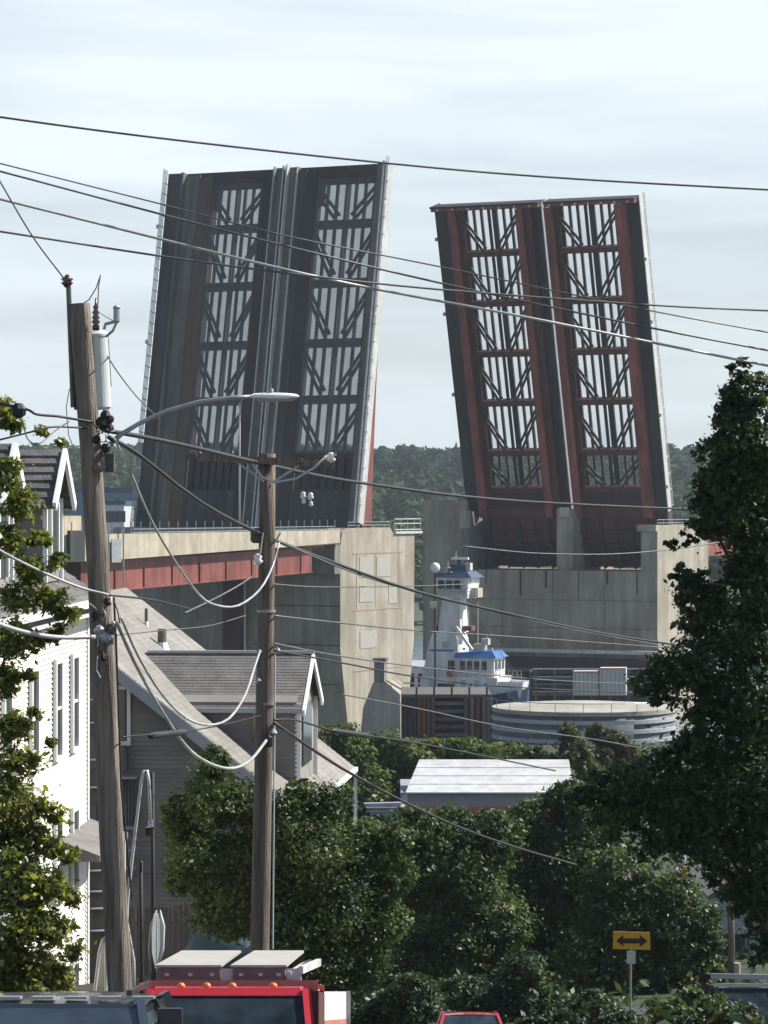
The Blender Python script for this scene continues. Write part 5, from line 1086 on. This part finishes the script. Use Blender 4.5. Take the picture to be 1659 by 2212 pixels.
# ---------------------------------------------------------------- vehicles
def wheel(parent, c, r, w_=.22):
    mb = MB(); ms = Matrix.Translation(c) @ Matrix.Rotation(math.pi / 2, 4, 'Y')
    mb.lathe([(r * .62, -w_ / 2), (r * .95, -w_ / 2), (r, -w_ * .3), (r, w_ * .3), (r * .95, w_ / 2), (r * .62, w_ / 2)], (0, 0, 0), 20); mb.v = [ms @ p for p in mb.v]; wh = mb.build('wheel', 'black', parent, smooth=False)
    mb = MB(); mb.lathe([(.02, -w_ * .4), (r * .6, -w_ * .42), (r * .6, w_ * .42), (.02, w_ * .4)], (0, 0, 0), 12); mb.v = [ms @ p for p in mb.v]; mb.build('rim', 'galv', wh)
def car_body(t, X0, Yf, g, Wd, Ln, roofz, beltz, m_, wind_y, roof_y0, roof_y1, back_y, hoodz, tum=.14, front_glass=True):
    """car facing the camera: front at Yf, length Ln behind; section lofted body + greenhouse"""
    hw_ = Wd / 2
    sec = [(Yf, hoodz - .25, .86), (Yf + .12, hoodz - .08, .94), (wind_y, beltz, 1.0), (back_y, beltz, 1.0), (Yf + Ln - .1, beltz - .05, .95), (Yf + Ln, beltz - .2, .9)]
    vs = []; fs = []
    for (y, z, k_) in sec:
        vs += [(X0 - hw_ * k_, y, g + .32), (X0 - hw_ * k_, y, z - .12), (X0 - hw_ * k_ + .1, y, z), (X0 + hw_ * k_ - .1, y, z), (X0 + hw_ * k_, y, z - .12), (X0 + hw_ * k_, y, g + .32)]
    for i in range(len(sec) - 1):
        for j in range(6): j2 = (j + 1) % 6; fs.append((i * 6 + j, i * 6 + j2, (i + 1) * 6 + j2, (i + 1) * 6 + j))
    fs += [tuple(range(6)), tuple(range((len(sec) - 1) * 6, len(sec) * 6))]
    MB()._a(vs, fs).build('body', m_, t, smooth=False, bevel=.03)
    # greenhouse glass
    b = beltz; rw = hw_ - tum - .04
    gl = [(wind_y, b, hw_ - .06), (roof_y0, roofz - .06, rw), (roof_y1, roofz - .06, rw), (back_y, b, hw_ - .06)]
    vs = []
    for (y, z, hw2) in gl: vs += [(X0 - hw2, y, z), (X0 + hw2, y, z)]
    MB()._a([(X0 - hw_ + .06, wind_y, b - .02), (X0 + hw_ - .06, wind_y, b - .02), (X0 + rw, roof_y0, roofz - .05), (X0 - rw, roof_y0, roofz - .05)], [(0, 1, 2, 3)]).build('windscreen', 'glass_g', t)
    MB()._a([(X0 - hw_ + .06, back_y, b - .02), (X0 + hw_ - .06, back_y, b - .02), (X0 + rw, roof_y1, roofz - .05), (X0 - rw, roof_y1, roofz - .05)], [(0, 1, 2, 3)]).build('rear_window', 'glass_g', t)
    for s_ in (-1, 1):
        MB()._a([(X0 + s_ * (hw_ - .06), wind_y + .1, b), (X0 + s_ * (hw_ - .06), back_y - .1, b), (X0 + s_ * rw, roof_y1, roofz - .06), (X0 + s_ * rw, roof_y0, roofz - .06)], [(0, 1, 2, 3)]).build('side_window', 'glass_g', t)
        MB().bar((X0 + s_ * (hw_ - .05), wind_y, b - .03), (X0 + s_ * (rw + .005), roof_y0, roofz - .04), .07, .09).build('windscreen_pillar', m_, t)
        MB().bar((X0 + s_ * (hw_ - .05), back_y, b - .03), (X0 + s_ * (rw + .005), roof_y1, roofz - .04), .08, .12).build('rear_pillar', m_, t)
        ym = (roof_y0 + roof_y1) / 2; MB().bar((X0 + s_ * (hw_ - .05), ym, b - .02), (X0 + s_ * rw, ym, roofz - .05), .05, .1).build('door_pillar', m_, t)
        MB().box(X0 + s_ * (hw_ + .02), X0 + s_ * (hw_ + .22), wind_y + .35, wind_y + .47, b - .02, b + .16).build('door_mirror', m_, t, bevel=.02)
        MB().box(X0 + s_ * (hw_ - .42), X0 + s_ * (hw_ - .12), Yf - .03, Yf + .06, hoodz - .42, hoodz - .22).build('headlight', 'glaze', t)
        for y in (Yf + .8, Yf + Ln - .85): wheel(t, Vector((X0 + s_ * (hw_ - .12), y, g + .34)), .34)
    # crowned roof
    nx_, ny_ = 8, 6; vs = []; fs = []
    for i in range(ny_ + 1):
        for j in range(nx_ + 1):
            u, v = j / nx_ * 2 - 1, i / ny_; yy = roof_y0 + (roof_y1 - roof_y0) * v
            vs.append((X0 + (rw + .03) * u, yy, roofz - .035 * abs(u) ** 3 - .05 * (2 * v - 1) ** 4 * .6))
    for i in range(ny_):
        for j in range(nx_): a = i * (nx_ + 1) + j; fs.append((a, a + 1, a + nx_ + 2, a + nx_ + 1))
    base_ = len(vs); mbx = MB()._a(vs, fs)
    mbx.box(X0 - rw - .03, X0 + rw + .03, roof_y0 - .01, roof_y1 + .01, roofz - .13, roofz - .066)
    mbx.build('roof', m_, t, smooth=False)
    return rw
# dark suv, front left
t = thing('parked_suv', 'dark charcoal suv at the lower left corner in front of the red truck', 'car', Vector((PX(70, 25), 24.6, ground(25))))
g = ground(24) + .02; Xs = PX(80, 24.5); roofz = PZ(2140, 25.2)
rw = car_body(t, Xs, 22.6, g, 1.86, 4.5, roofz, PZ(2252, 24), 'cardark', 24.0, 24.6, 27.0, 27.05, PZ(2262, 24), tum=.1)
for s_ in (-1, 1): MB().bar((Xs + s_ * (rw - .1), 24.8, roofz + .05), (Xs + s_ * (rw - .1), 27.0, roofz + .05), .04, .04).build('roof_rail', 'cardark', t)
MB()._a([(Xs - rw, 24.60, roofz - .03), (Xs + rw, 24.60, roofz - .03), (Xs + rw + .02, 24.47, roofz - .13), (Xs - rw - .02, 24.47, roofz - .13), (Xs - rw, 24.66, roofz - .05), (Xs + rw, 24.66, roofz - .05), (Xs + rw + .02, 24.53, roofz - .15), (Xs - rw - .02, 24.53, roofz - .15)], [(0, 1, 2, 3), (4, 5, 6, 7), (0, 1, 5, 4), (2, 3, 7, 6)]).build('roof_header', 'cardark', t)
for k_ in range(6): MB().box(Xs - rw + .15 + k_ * .27, Xs - rw + .33 + k_ * .27, 24.75, 24.95, roofz - .0, roofz + .02).build('roof_reflection', 'galv', t)  # pale slabs imitate bright reflections on the dark roof
# red truck
Yt = 35; kt = Yt / F; g = ground(35) + .02
Xt = PX(488, Yt); roofz = PZ(2128, Yt + .3)
t = thing('red_truck', 'red work truck with amber roof lights and pale boxes on its rack, facing the camera', 'truck', Vector((Xt, 36, g)))
rw = car_body(t, Xt, 32.6, g, 2.02, 3.4, roofz, PZ(2262, Yt), 'carred', 34.5, 35.05, 35.95, 36.0, PZ(2290, Yt), tum=.09)
MB().hexa([(Xt - rw - .01, 34.98, roofz - .10), (Xt + rw + .01, 34.98, roofz - .10), (Xt + rw + .01, 35.3, roofz - .08), (Xt - rw - .01, 35.3, roofz - .08)], [(Xt - rw + .05, 35.06, roofz + .0), (Xt + rw - .05, 35.06, roofz + .0), (Xt + rw - .02, 35.4, roofz + .015), (Xt - rw + .02, 35.4, roofz + .015)]).build('roof_brow', 'carred', t, bevel=.015)
for x in (304, 387, 443, 499, 588, 648):
    if x > 640: continue
    c = Vector((PX(x, 35.1), 35.12, roofz - .005)); MB().lathe([(.048, 0), (.05, .02), (.038, .045), (.015, .058)], c, 12).build('clearance_lamp', 'amber', t, smooth=True)
MB().box(Xt - 1.0, Xt + 1.0, 36.2, 40.5, g + .75, g + .95).build('flatbed', 'rust', t)
for s_ in (-1, 1):
    wheel(t, Vector((Xt + s_ * .9, 39.2, g + .42)), .42, .3)
    for y in (36.3, 40.2): MB().bar((Xt + s_ * .98, y, g + .95), (Xt + s_ * .98, y, roofz + .02), .06).build('rack_post', 'carred', t)
    MB().bar((Xt + s_ * .98, 36.2, roofz + .02), (Xt + s_ * .98, 40.4, roofz + .02), .06).build('rack_rail', 'carred', t)
MB().bar((Xt - 1.0, 36.35, roofz + .04), (Xt + 1.0, 36.35, roofz + .04), .1, .1).build('rack_crossbar', 'carred', t); MB().bar((Xt - 1.0, 40.2, roofz + .02), (Xt + 1.0, 40.2, roofz + .02), .06).build('rack_crossbar', 'carred', t)
MB().prism([(Xt + .72, 36.2, roofz - .02), (Xt + 1.02, 36.2, roofz - .04), (Xt + 1.02, 36.2, roofz - 1.2), (Xt + .9, 36.2, roofz - 1.2)], (0, 3.8, 0)).build('side_panel', 'darkred', t)
Yx = 36.6
for i, (x0, x1, yb, yt_, lab) in enumerate(((336, 470, 2122, 2098, 'left long box with cream lid on the red truck rack'), (500, 612, 2117, 2090, 'right long box with cream lid on the red truck rack'))):
    b0, z0, z1 = Yx, PZ(yb, Yx), PZ(yt_, Yx); zb_ = roofz + .093
    tt = thing('tool_box', lab, 'tool box', Vector(((PX(x0, Yx) + PX(x1, Yx)) / 2, Yx, zb_)), 'long boxes on the truck rack')
    a0, a1 = PX(x0, Yx), PX(x1, Yx); z1 = zb_ + .15
    MB().box(a0, a1, Yx, Yx + 1.3, zb_, z1).build('body', 'toolbrown', tt)
    MB()._a([(a0 - .03, Yx - .03, z1 + .004), (a1 + .03, Yx - .03, z1 + .004), (a1 + .2, Yx + 1.35, z1 + .2), (a0 + .2, Yx + 1.35, z1 + .2), (a0 - .03, Yx - .03, z1 + .03), (a1 + .03, Yx - .03, z1 + .03), (a1 + .2, Yx + 1.35, z1 + .23), (a0 + .2, Yx + 1.35, z1 + .23)], [(0, 1, 5, 4), (4, 5, 6, 7), (1, 2, 6, 5), (0, 3, 7, 4), (0, 3, 2, 1)]).build('lid', 'tooltop', tt)
    MB().box(a1 + .02, a1 + .2, Yx + .05, Yx + .3, zb_, z1 - .01).build('side_hinge', 'palegrey', tt)
    for fx in (.12, .5, .85): MB().box(a0 + (a1 - a0) * fx, a0 + (a1 - a0) * fx + .05, Yx - .02, Yx, zb_ + .05, zb_ + .085).build('latch', 'palegrey', tt)
tt = thing('ladder', 'aluminium ladder lying on the truck rack right of the boxes', 'ladder', Vector((PX(632, 37), 37, roofz + .09)))
for s_ in (0, .16): MB().bar((PX(622, 36.5) + s_ * .9, 36.6, roofz + .15 + s_ * .4), (PX(630, 36.5) + s_ + .12, 38.3, roofz + .30 + s_ * .2), .05, .09).build('stile', 'palegrey', tt)
for k_ in range(5): y = 36.8 + k_ * .33; MB().bar((PX(622, 36.5) + (y - 36.6) * .05, y, roofz + .16 + (y - 36.6) * .09), (PX(622, 36.5) + .15 + (y - 36.6) * .05, y, roofz + .22 + (y - 36.6) * .09), .03).build('rung', 'palegrey', tt)
q = P(532, 2078, 39)
tag(MB()._a([q + Vector((-.12, 0, -.12)), q + Vector((.14, 0, -.12)), q + Vector((.16, .2, -.05)), q + Vector((0, .1, .07)), q + Vector((.1, 0, .19)), q + Vector((-.02, .3, -.12))], [(0, 1, 3), (1, 2, 4), (1, 4, 3), (2, 5, 3), (0, 3, 5), (0, 5, 2, 1), (2, 3, 4)]).build('canvas_bundle', 'toolbrown'), 'crumpled tan canvas bundle poking up behind the truck boxes', 'bundle')
# red car
g = ground(79) + .02; Xc = PX(1015, 79); roofz = PZ(2180, 79)
t = thing('red_car', 'small red car at the bottom of the hill, only its roof and glass showing', 'car', Vector((Xc, 79, g)))
car_body(t, Xc, 76.4, g, 1.7, 4.2, roofz, g + .92, 'carred', 77.4, 78.3, 79.9, 80.4, g + .9, tum=.14)
# dark car right
g = ground(90) + .02; Xd = PX(1600, 88); roofz = g + 1.8
t = thing('dark_van', 'dark van with a pale roof edge at the lower right corner behind bushes', 'van', Vector((Xd, 88, g)))
roofz = PZ(2122, 88); car_body(t, Xd, 85.5, g, 1.75, 4.6, roofz, roofz - .72, 'cardark', 86.5, 87.2, 89.8, 90.0, roofz - .8, tum=.1)
MB().bar((Xd - .72, 87.15, roofz + .02), (Xd + .74, 87.15, roofz + .02), .06, .1).build('roof_spoiler', 'palegrey', t)
# white and red trailer beside the truck
av = math.atan((1505 - CX) / F); td = Vector((math.sin(av), math.cos(av), 0)); T0 = P(748, 2150, 60)
t = thing('box_trailer', 'white box trailer with red lower side behind the red truck', 'trailer', Vector((T0.x - 1, T0.y - 3, ground(57))))
def tp_(d, z, o=0): return Vector((T0.x, T0.y, 0)) - td * d + UP * z + Vector((o, 0, 0))
MB().prism([tp_(0, T0.z), tp_(9, T0.z), tp_(9, PZ(2092, 60)), tp_(0, PZ(2092, 60))], (-2.2, 0, 0)).build('upper_body', 'siding', t)
MB().prism([tp_(0, ground(60) + .4, .01), tp_(9, ground(55) + .4, .01), tp_(9, T0.z, .01), tp_(0, T0.z, .01)], (-2.2, 0, 0)).build('lower_body', 'salmon', t)
MB().bar(tp_(0, ground(60) + .3, .04), tp_(0, PZ(2090, 60), .04), .08).build('corner_post', 'galv', t)
for d in (1.2, 2.2, 7): wheel(t, tp_(d, ground(60 - d) + .4, -.1), .4)

# stand every vehicle on the slope of the street
def tilt(names, yp, less=0):
    gp_ = ground(yp); a = math.atan((ground(yp + 3) - ground(yp - 3)) / 6) + less
    T_ = Matrix.Translation((0, yp, gp_)) @ Matrix.Rotation(a, 4, 'X') @ Matrix.Translation((0, -yp, -gp_))
    for o in list(bpy.data.objects):
        if o.parent is None and o.name in names: o.matrix_world = T_ @ (FR[o.name])
tilt(['parked_suv'], 24.6, .045); tilt(['red_truck', 'tool_box', 'tool_box.001', 'ladder', 'canvas_bundle'], 35.0); tilt(['red_car'], 78.3); tilt(['box_trailer'], 57); tilt(['dark_van'], 87.2)

# ---------------------------------------------------------------- arrow sign
YA = 96; ka = YA / F
t = thing('arrow_sign', 'yellow road sign with black double headed arrow in front of the dark trees', 'road sign', P(1362, 2230, YA))
def sp(x, y, d=0): return P(x, y, YA) + Vector((0, -d, 0))
MB().prism([sp(1325, 2012), sp(1404, 2014), sp(1405, 2052), sp(1324, 2050)], (0, .03, 0)).build('plate', 'yellow', t)
MB().prism([sp(1331, 2032, .012), sp(1347, 2019, .012), sp(1346, 2027, .012), sp(1383, 2027, .012), sp(1381, 2019, .012), sp(1399, 2033, .012), sp(1381, 2046, .012), sp(1383, 2038, .012), sp(1346, 2038, .012), sp(1348, 2045, .012)], (0, .008, 0)).build('double_arrow', 'signblk', t)
MB().prism([sp(1354, 2054), sp(1373, 2054), sp(1373, 2082), sp(1354, 2082)], (0, .02, 0)).build('small_plate', 'palegrey', t)
MB().tube([P(1361, 2240, YA + .06), P(1363, 2020, YA + .06)], .035, 8).build('post', 'galv', t)

# lower right: grey house, pole, rails
YH = 125
t = thing('grey_house', 'grey sided house glimpsed behind the right tree', 'house', P(1640, 2120, YH))
MB().prism([P(1540, 2120, YH), P(1720, 2120, YH), P(1720, 1960, YH), P(1620, 1900, YH), P(1540, 1940, YH)], (0, 8, 0)).build('wall', 'trimgrey', t)
MB().prism([P(1530, 1945, YH - .3), P(1620, 1896, YH - .3), P(1730, 1962, YH - .3), P(1730, 1950, YH - .3), P(1620, 1884, YH - .3), P(1528, 1936, YH - .3)], (0, 9, 0)).build('roof', 'shingle', t)
for k_ in range(16): y = 1960 + k_ * 10; MB().prism([P(1541, y, YH), P(1719, y, YH), P(1719, y + 7, YH), P(1541, y + 7, YH)], (0, -.04, 0)).build('clapboard', 'trimgrey', t)
MB().prism([P(1552, 2068, YH - .05), P(1610, 2068, YH - .05), P(1610, 2018, YH - .05), P(1552, 2018, YH - .05)], (0, .02, 0)).build('window', 'glass', t)
t = thing('utility_pole', 'distant thin utility pole standing before the grey house at lower right', 'utility pole', P(1580, 2150, 108), 'wooden utility poles')
MB().tube([P(1582, 2160, 108), P(1576, 1800, 108)], .12, 10).build('post', 'pole', t, smooth=True)
MB().tube([P(1592, 2150, 107.8), P(1592, 2080, 107.8)], .12, 8).build('guy_guard', 'conc_pale', t)
t = thing('guard_rail', 'pale blue steel guard rail above the dark van', 'guard rail', P(1600, 2150, 100))
MB().bar(P(1535, 2108, 100), P(1720, 2112, 100), .05, .16).build('beam', 'trimgrey', t)
for k_ in range(6): x = 1540 + k_ * 30; MB().bar(P(x, 2110, 100.1), P(x, 2150, 100.1), .08).build('post', 'galv', t)
t = thing('utility_pole', 'small pole top with pale crossarm and yellow insulator amid the dark trees', 'utility pole', P(1482, 2150, 119), 'wooden utility poles')
MB().tube([P(1480, 2200, 119), P(1480, 1880, 119)], .10, 8).build('post', 'pole', t)
MB().bar(P(1394, 1896, 118.8), P(1502, 1898, 118.8), .08).build('crossarm', 'palegrey', t)
MB().tube([P(1480, 1896, 118.7), P(1480, 1872, 118.7)], .07, 8).build('insulator', 'yellow', t)
MB().lathe([(.06, -.3), (.17, -.1), (.19, .2), (.1, .4)], P(1472, 1855, 118.7), 10).build('lamp_cover', 'palegrey', t)

# ---------------------------------------------------------------- trees
tree('broadleaf_tree', 'leafy tree with sunlit leaves filling the left edge before the white house', 42,
     [(8, 880, 24), (22, 915, 18), (92, 932, 14), (130, 955, 10), (15, 1030, 36), (40, 1090, 34), (10, 1170, 34), (85, 1165, 22), (70, 1235, 30), (128, 1215, 20), (110, 1290, 30), (40, 1290, 34), (150, 1330, 20), (20, 1380, 44), (80, 1390, 22), (125, 1370, 22), (10, 1470, 38), (60, 1460, 16),
      (28, 1570, 36), (75, 1540, 14), (110, 1600, 14), (40, 1650, 40), (10, 1730, 62), (70, 1745, 26), (120, 1760, 22), (50, 1810, 50), (110, 1830, 26), (150, 1850, 20), (30, 1890, 62), (100, 1920, 38), (145, 1940, 26), (50, 1985, 60), (120, 2010, 36), (155, 2050, 22), (20, 2080, 62), (80, 2090, 46), (130, 2110, 34), (60, 2150, 60)],
     38000, .046, LF['near'], trunk_x=-60, trunk_r=.10, clump=.46)
tree('broadleaf_tree', 'tall dark tree filling the right edge up to the power lines', 48,
     [(1600, 795, 26), (1588, 850, 34), (1575, 905, 38), (1552, 975, 42), (1535, 1040, 44), (1528, 1110, 46), (1495, 1260, 36), (1520, 1330, 44), (1625, 850, 50), (1600, 900, 34), (1650, 950, 75), (1590, 960, 50), (1560, 1020, 42), (1640, 1050, 90), (1545, 1060, 36), (1575, 1110, 60), (1660, 1160, 95), (1610, 1190, 48), (1450, 1180, 16), (1480, 1165, 14), (1510, 1155, 18), (1645, 1280, 70), (1580, 1240, 30), (1475, 1235, 22), (1500, 1275, 36), (1480, 1300, 26), (1540, 1300, 40),
      (1610, 1370, 75), (1500, 1345, 34), (1530, 1420, 70), (1450, 1440, 48), (1400, 1470, 34), (1640, 1500, 100), (1510, 1510, 62), (1425, 1500, 26), (1580, 1600, 95), (1500, 1610, 44), (1650, 1690, 110), (1510, 1710, 95), (1400, 1690, 66), (1310, 1700, 50), (1260, 1720, 36), (1440, 1640, 34), (1330, 1760, 56), (1420, 1780, 80), (1540, 1800, 90), (1650, 1850, 80), (1620, 1930, 48), (1655, 1990, 50), (1570, 1900, 40), (1590, 1960, 24), (1640, 2060, 30)],
     84000, .050, LF['dark'], trunk_x=1690, trunk_r=.2, clump=.30)
tree('broadleaf_tree', 'rounded green tree around the second utility pole before the beige house', 64,
     [(462, 1640, 30), (400, 1900, 44), (380, 1740, 30), (460, 1660, 42), (450, 1730, 62), (390, 1790, 42), (520, 1740, 62), (600, 1770, 66), (690, 1740, 58), (650, 1710, 32), (430, 1850, 70), (560, 1860, 95), (690, 1850, 90), (790, 1840, 70), (850, 1890, 48), (500, 1960, 80), (620, 1980, 100), (740, 1970, 100), (830, 1990, 55), (690, 2070, 80), (780, 2070, 62), (740, 2130, 45), (850, 1810, 40)],
     105000, .048, LF['mid'], trunk_x=640, trunk_r=.2, clump=.24)
B3 = 'trees massed at the foot of the hill'
tree('broadleaf_tree', 'dense green tree behind the red car, left of the arrow sign', 112,
     [(900, 1800, 62), (980, 1790, 62), (890, 1900, 80), (1000, 1880, 100), (1080, 1800, 60), (960, 2010, 120), (1060, 1990, 90), (890, 2110, 95), (1000, 2140, 110), (1090, 2120, 90), (840, 2190, 70), (960, 2220, 80)],
     80000, .092, LF['mid'], trunk_x=960, trunk_r=.25, group=B3, clump=.2)
tree('broadleaf_tree', 'bright topped leafy tree below the white roofed shed', 116,
     [(1130, 1770, 55), (1190, 1740, 40), (1230, 1730, 46), (1170, 1840, 90), (1270, 1800, 70), (1260, 1890, 95), (1150, 1930, 90), (1210, 2000, 110), (1130, 2060, 90), (1230, 2120, 110), (1150, 2190, 90)],
     80000, .092, LF['mid'], trunk_x=1190, trunk_r=.25, group=B3, clump=.2)
tree('broadleaf_tree', 'shadowy green tree spreading behind the arrow sign', 110,
     [(1330, 1900, 70), (1400, 1920, 55), (1460, 1930, 50), (1350, 1990, 95), (1450, 2000, 85), (1510, 1990, 50), (1530, 2040, 40), (1545, 2090, 36), (1500, 2150, 60), (1550, 2150, 44), (1320, 2090, 110), (1430, 2100, 100), (1520, 2090, 36), (1350, 2190, 100), (1460, 2180, 80)],
     80000, .088, LF['mid'], trunk_x=1400, trunk_r=.25, group=B3, clump=.2)
tree('shrub', 'low green bush in the bottom right corner before the dark van', 82,
     [(1440, 2190, 45), (1500, 2175, 42), (1555, 2190, 42), (1610, 2205, 38), (1480, 2230, 60), (1590, 2240, 60)], 12000, .075, LF['mid'], trunk_x=1520, trunk_r=.08, cat='bush', clump=.24)
tree('shrub', 'dark bush filling the roadside left of the red car', 92,
     [(780, 2200, 50), (850, 2190, 55), (920, 2200, 50), (720, 2210, 40), (890, 2150, 50)], 14000, .09, LF['dark'], trunk_x=850, trunk_r=.08, cat='bush', clump=.24)
tree('shrub', 'dark bush filling the roadside behind and right of the red car', 94,
     [(1000, 2150, 50), (1080, 2180, 55), (1150, 2170, 50), (1220, 2190, 55), (1290, 2180, 45), (1130, 2100, 50)], 16000, .09, LF['dark'], trunk_x=1120, trunk_r=.08, cat='bush', clump=.24)
tree('shrub', 'dark bush at the foot of the double arrow sign post', 88,
     [(1300, 2210, 50), (1230, 2220, 45), (1360, 2225, 40), (1160, 2230, 45)], 9000, .09, LF['dark'], trunk_x=1280, trunk_r=.08, cat='bush', clump=.24)
tree('broadleaf_tree', 'green tree right behind the mauve roadside board', 178,
     [(740, 1730, 34), (790, 1735, 30), (770, 1780, 50), (830, 1790, 45), (720, 1780, 45), (880, 1800, 40)], 12000, .2, LF['mid'], trunk_x=780, trunk_r=.2, clump=.24)
B4 = 'sunlit trees along the shore below the bridge'
for i, (blobs, lab, mt) in enumerate((
    ([(700, 1605, 38), (745, 1600, 38), (720, 1620, 40), (720, 1660, 44), (770, 1640, 40), (790, 1690, 50), (740, 1710, 48)], 'sunlit green shore tree just right of the beige house roof', 'yel'),
    ([(800, 1620, 36), (835, 1618, 34), (875, 1628, 36), (850, 1680, 46), (910, 1660, 38), (820, 1720, 46), (900, 1700, 40)], 'sunlit shore tree below the concrete footing cabin', 'yel'),
    ([(925, 1628, 30), (965, 1622, 34), (1005, 1622, 34), (1045, 1635, 34), (980, 1680, 36), (1050, 1670, 30), (930, 1670, 30)], 'yellow green shore tree above the shed roof', 'yel'),
    ([(1085, 1635, 32), (1125, 1645, 32), (1100, 1660, 30), (1120, 1690, 32), (1170, 1690, 28), (1080, 1690, 30)], 'brightest yellow green shore tree left of the tank', 'yel'))):
    tree('broadleaf_tree', lab, 222 + 6 * i, blobs, 20000, .18, LF[mt], trunk_r=.2, group=B4, clump=.24)
for i, (blobs, lab) in enumerate((
    ([(1160, 1640, 26), (1140, 1670, 28), (1190, 1660, 28), (1230, 1590, 24), (1240, 1630, 34), (1270, 1660, 30)], 'olive brown bush tree in front of the tank, left one'),
    ([(1290, 1585, 20), (1320, 1600, 26), (1300, 1640, 34), (1350, 1640, 34), (1380, 1660, 30)], 'olive brown bush tree in front of the tank, right one'))):
    tree('broadleaf_tree', lab, 212 + 5 * i, blobs, 8000, .22, LF['olive'], trunk_r=.18, group='olive trees before the tank', clump=.26)
# undergrowth filling the slope between the trees
pts = []; 
for i in range(26000):
    y = random.uniform(103, 330) if random.random() < .7 else random.uniform(60, 95); x = random.uniform(-.13, .14) * y * 1.15
    if y < 95 and -5 < x < 6: continue
    pts.append((x, y, ground(y) + abs(random.gauss(0, .35)) * (1.0 + .6 * noise.noise(Vector((x * .1, y * .1, 0))))))
pts = np.array(pts); nn = rng.normal(size=pts.shape) * .6 + np.array([0, 0, .6])
o = leaf_mesh('undergrowth', pts, nn, rng.uniform(.12, .3, len(pts)), rng.uniform(0, 1, len(pts)), LF['dark'], fr=Matrix.Translation((0, 200, 5)))
tag(o, 'low weeds and brush covering the slope to the shore', kind='stuff')

# ---------------------------------------------------------------- haze: one closed box of thin air
HAZE = 0.00009
if HAZE:
    mh = bpy.data.materials.new('thin_air'); mh.use_nodes = True; t_ = mh.node_tree; t_.nodes.clear()
    ou = t_.nodes.new('ShaderNodeOutputMaterial'); pv = t_.nodes.new('ShaderNodeVolumePrincipled'); pv.inputs['Density'].default_value = HAZE
    pv.inputs['Color'].default_value = (.78, .89, 1.0, 1); pv.inputs['Anisotropy'].default_value = 0.2
    t_.links.new(pv.outputs[0], ou.inputs['Volume'])
    M['haze'] = mh
    tag(MB().box(-2600, 2600, -60, 3600, -6, 100).build('haze', 'haze', frame=Matrix.Identity(4)), 'thin sea haze softening the far shore', kind='stuff')
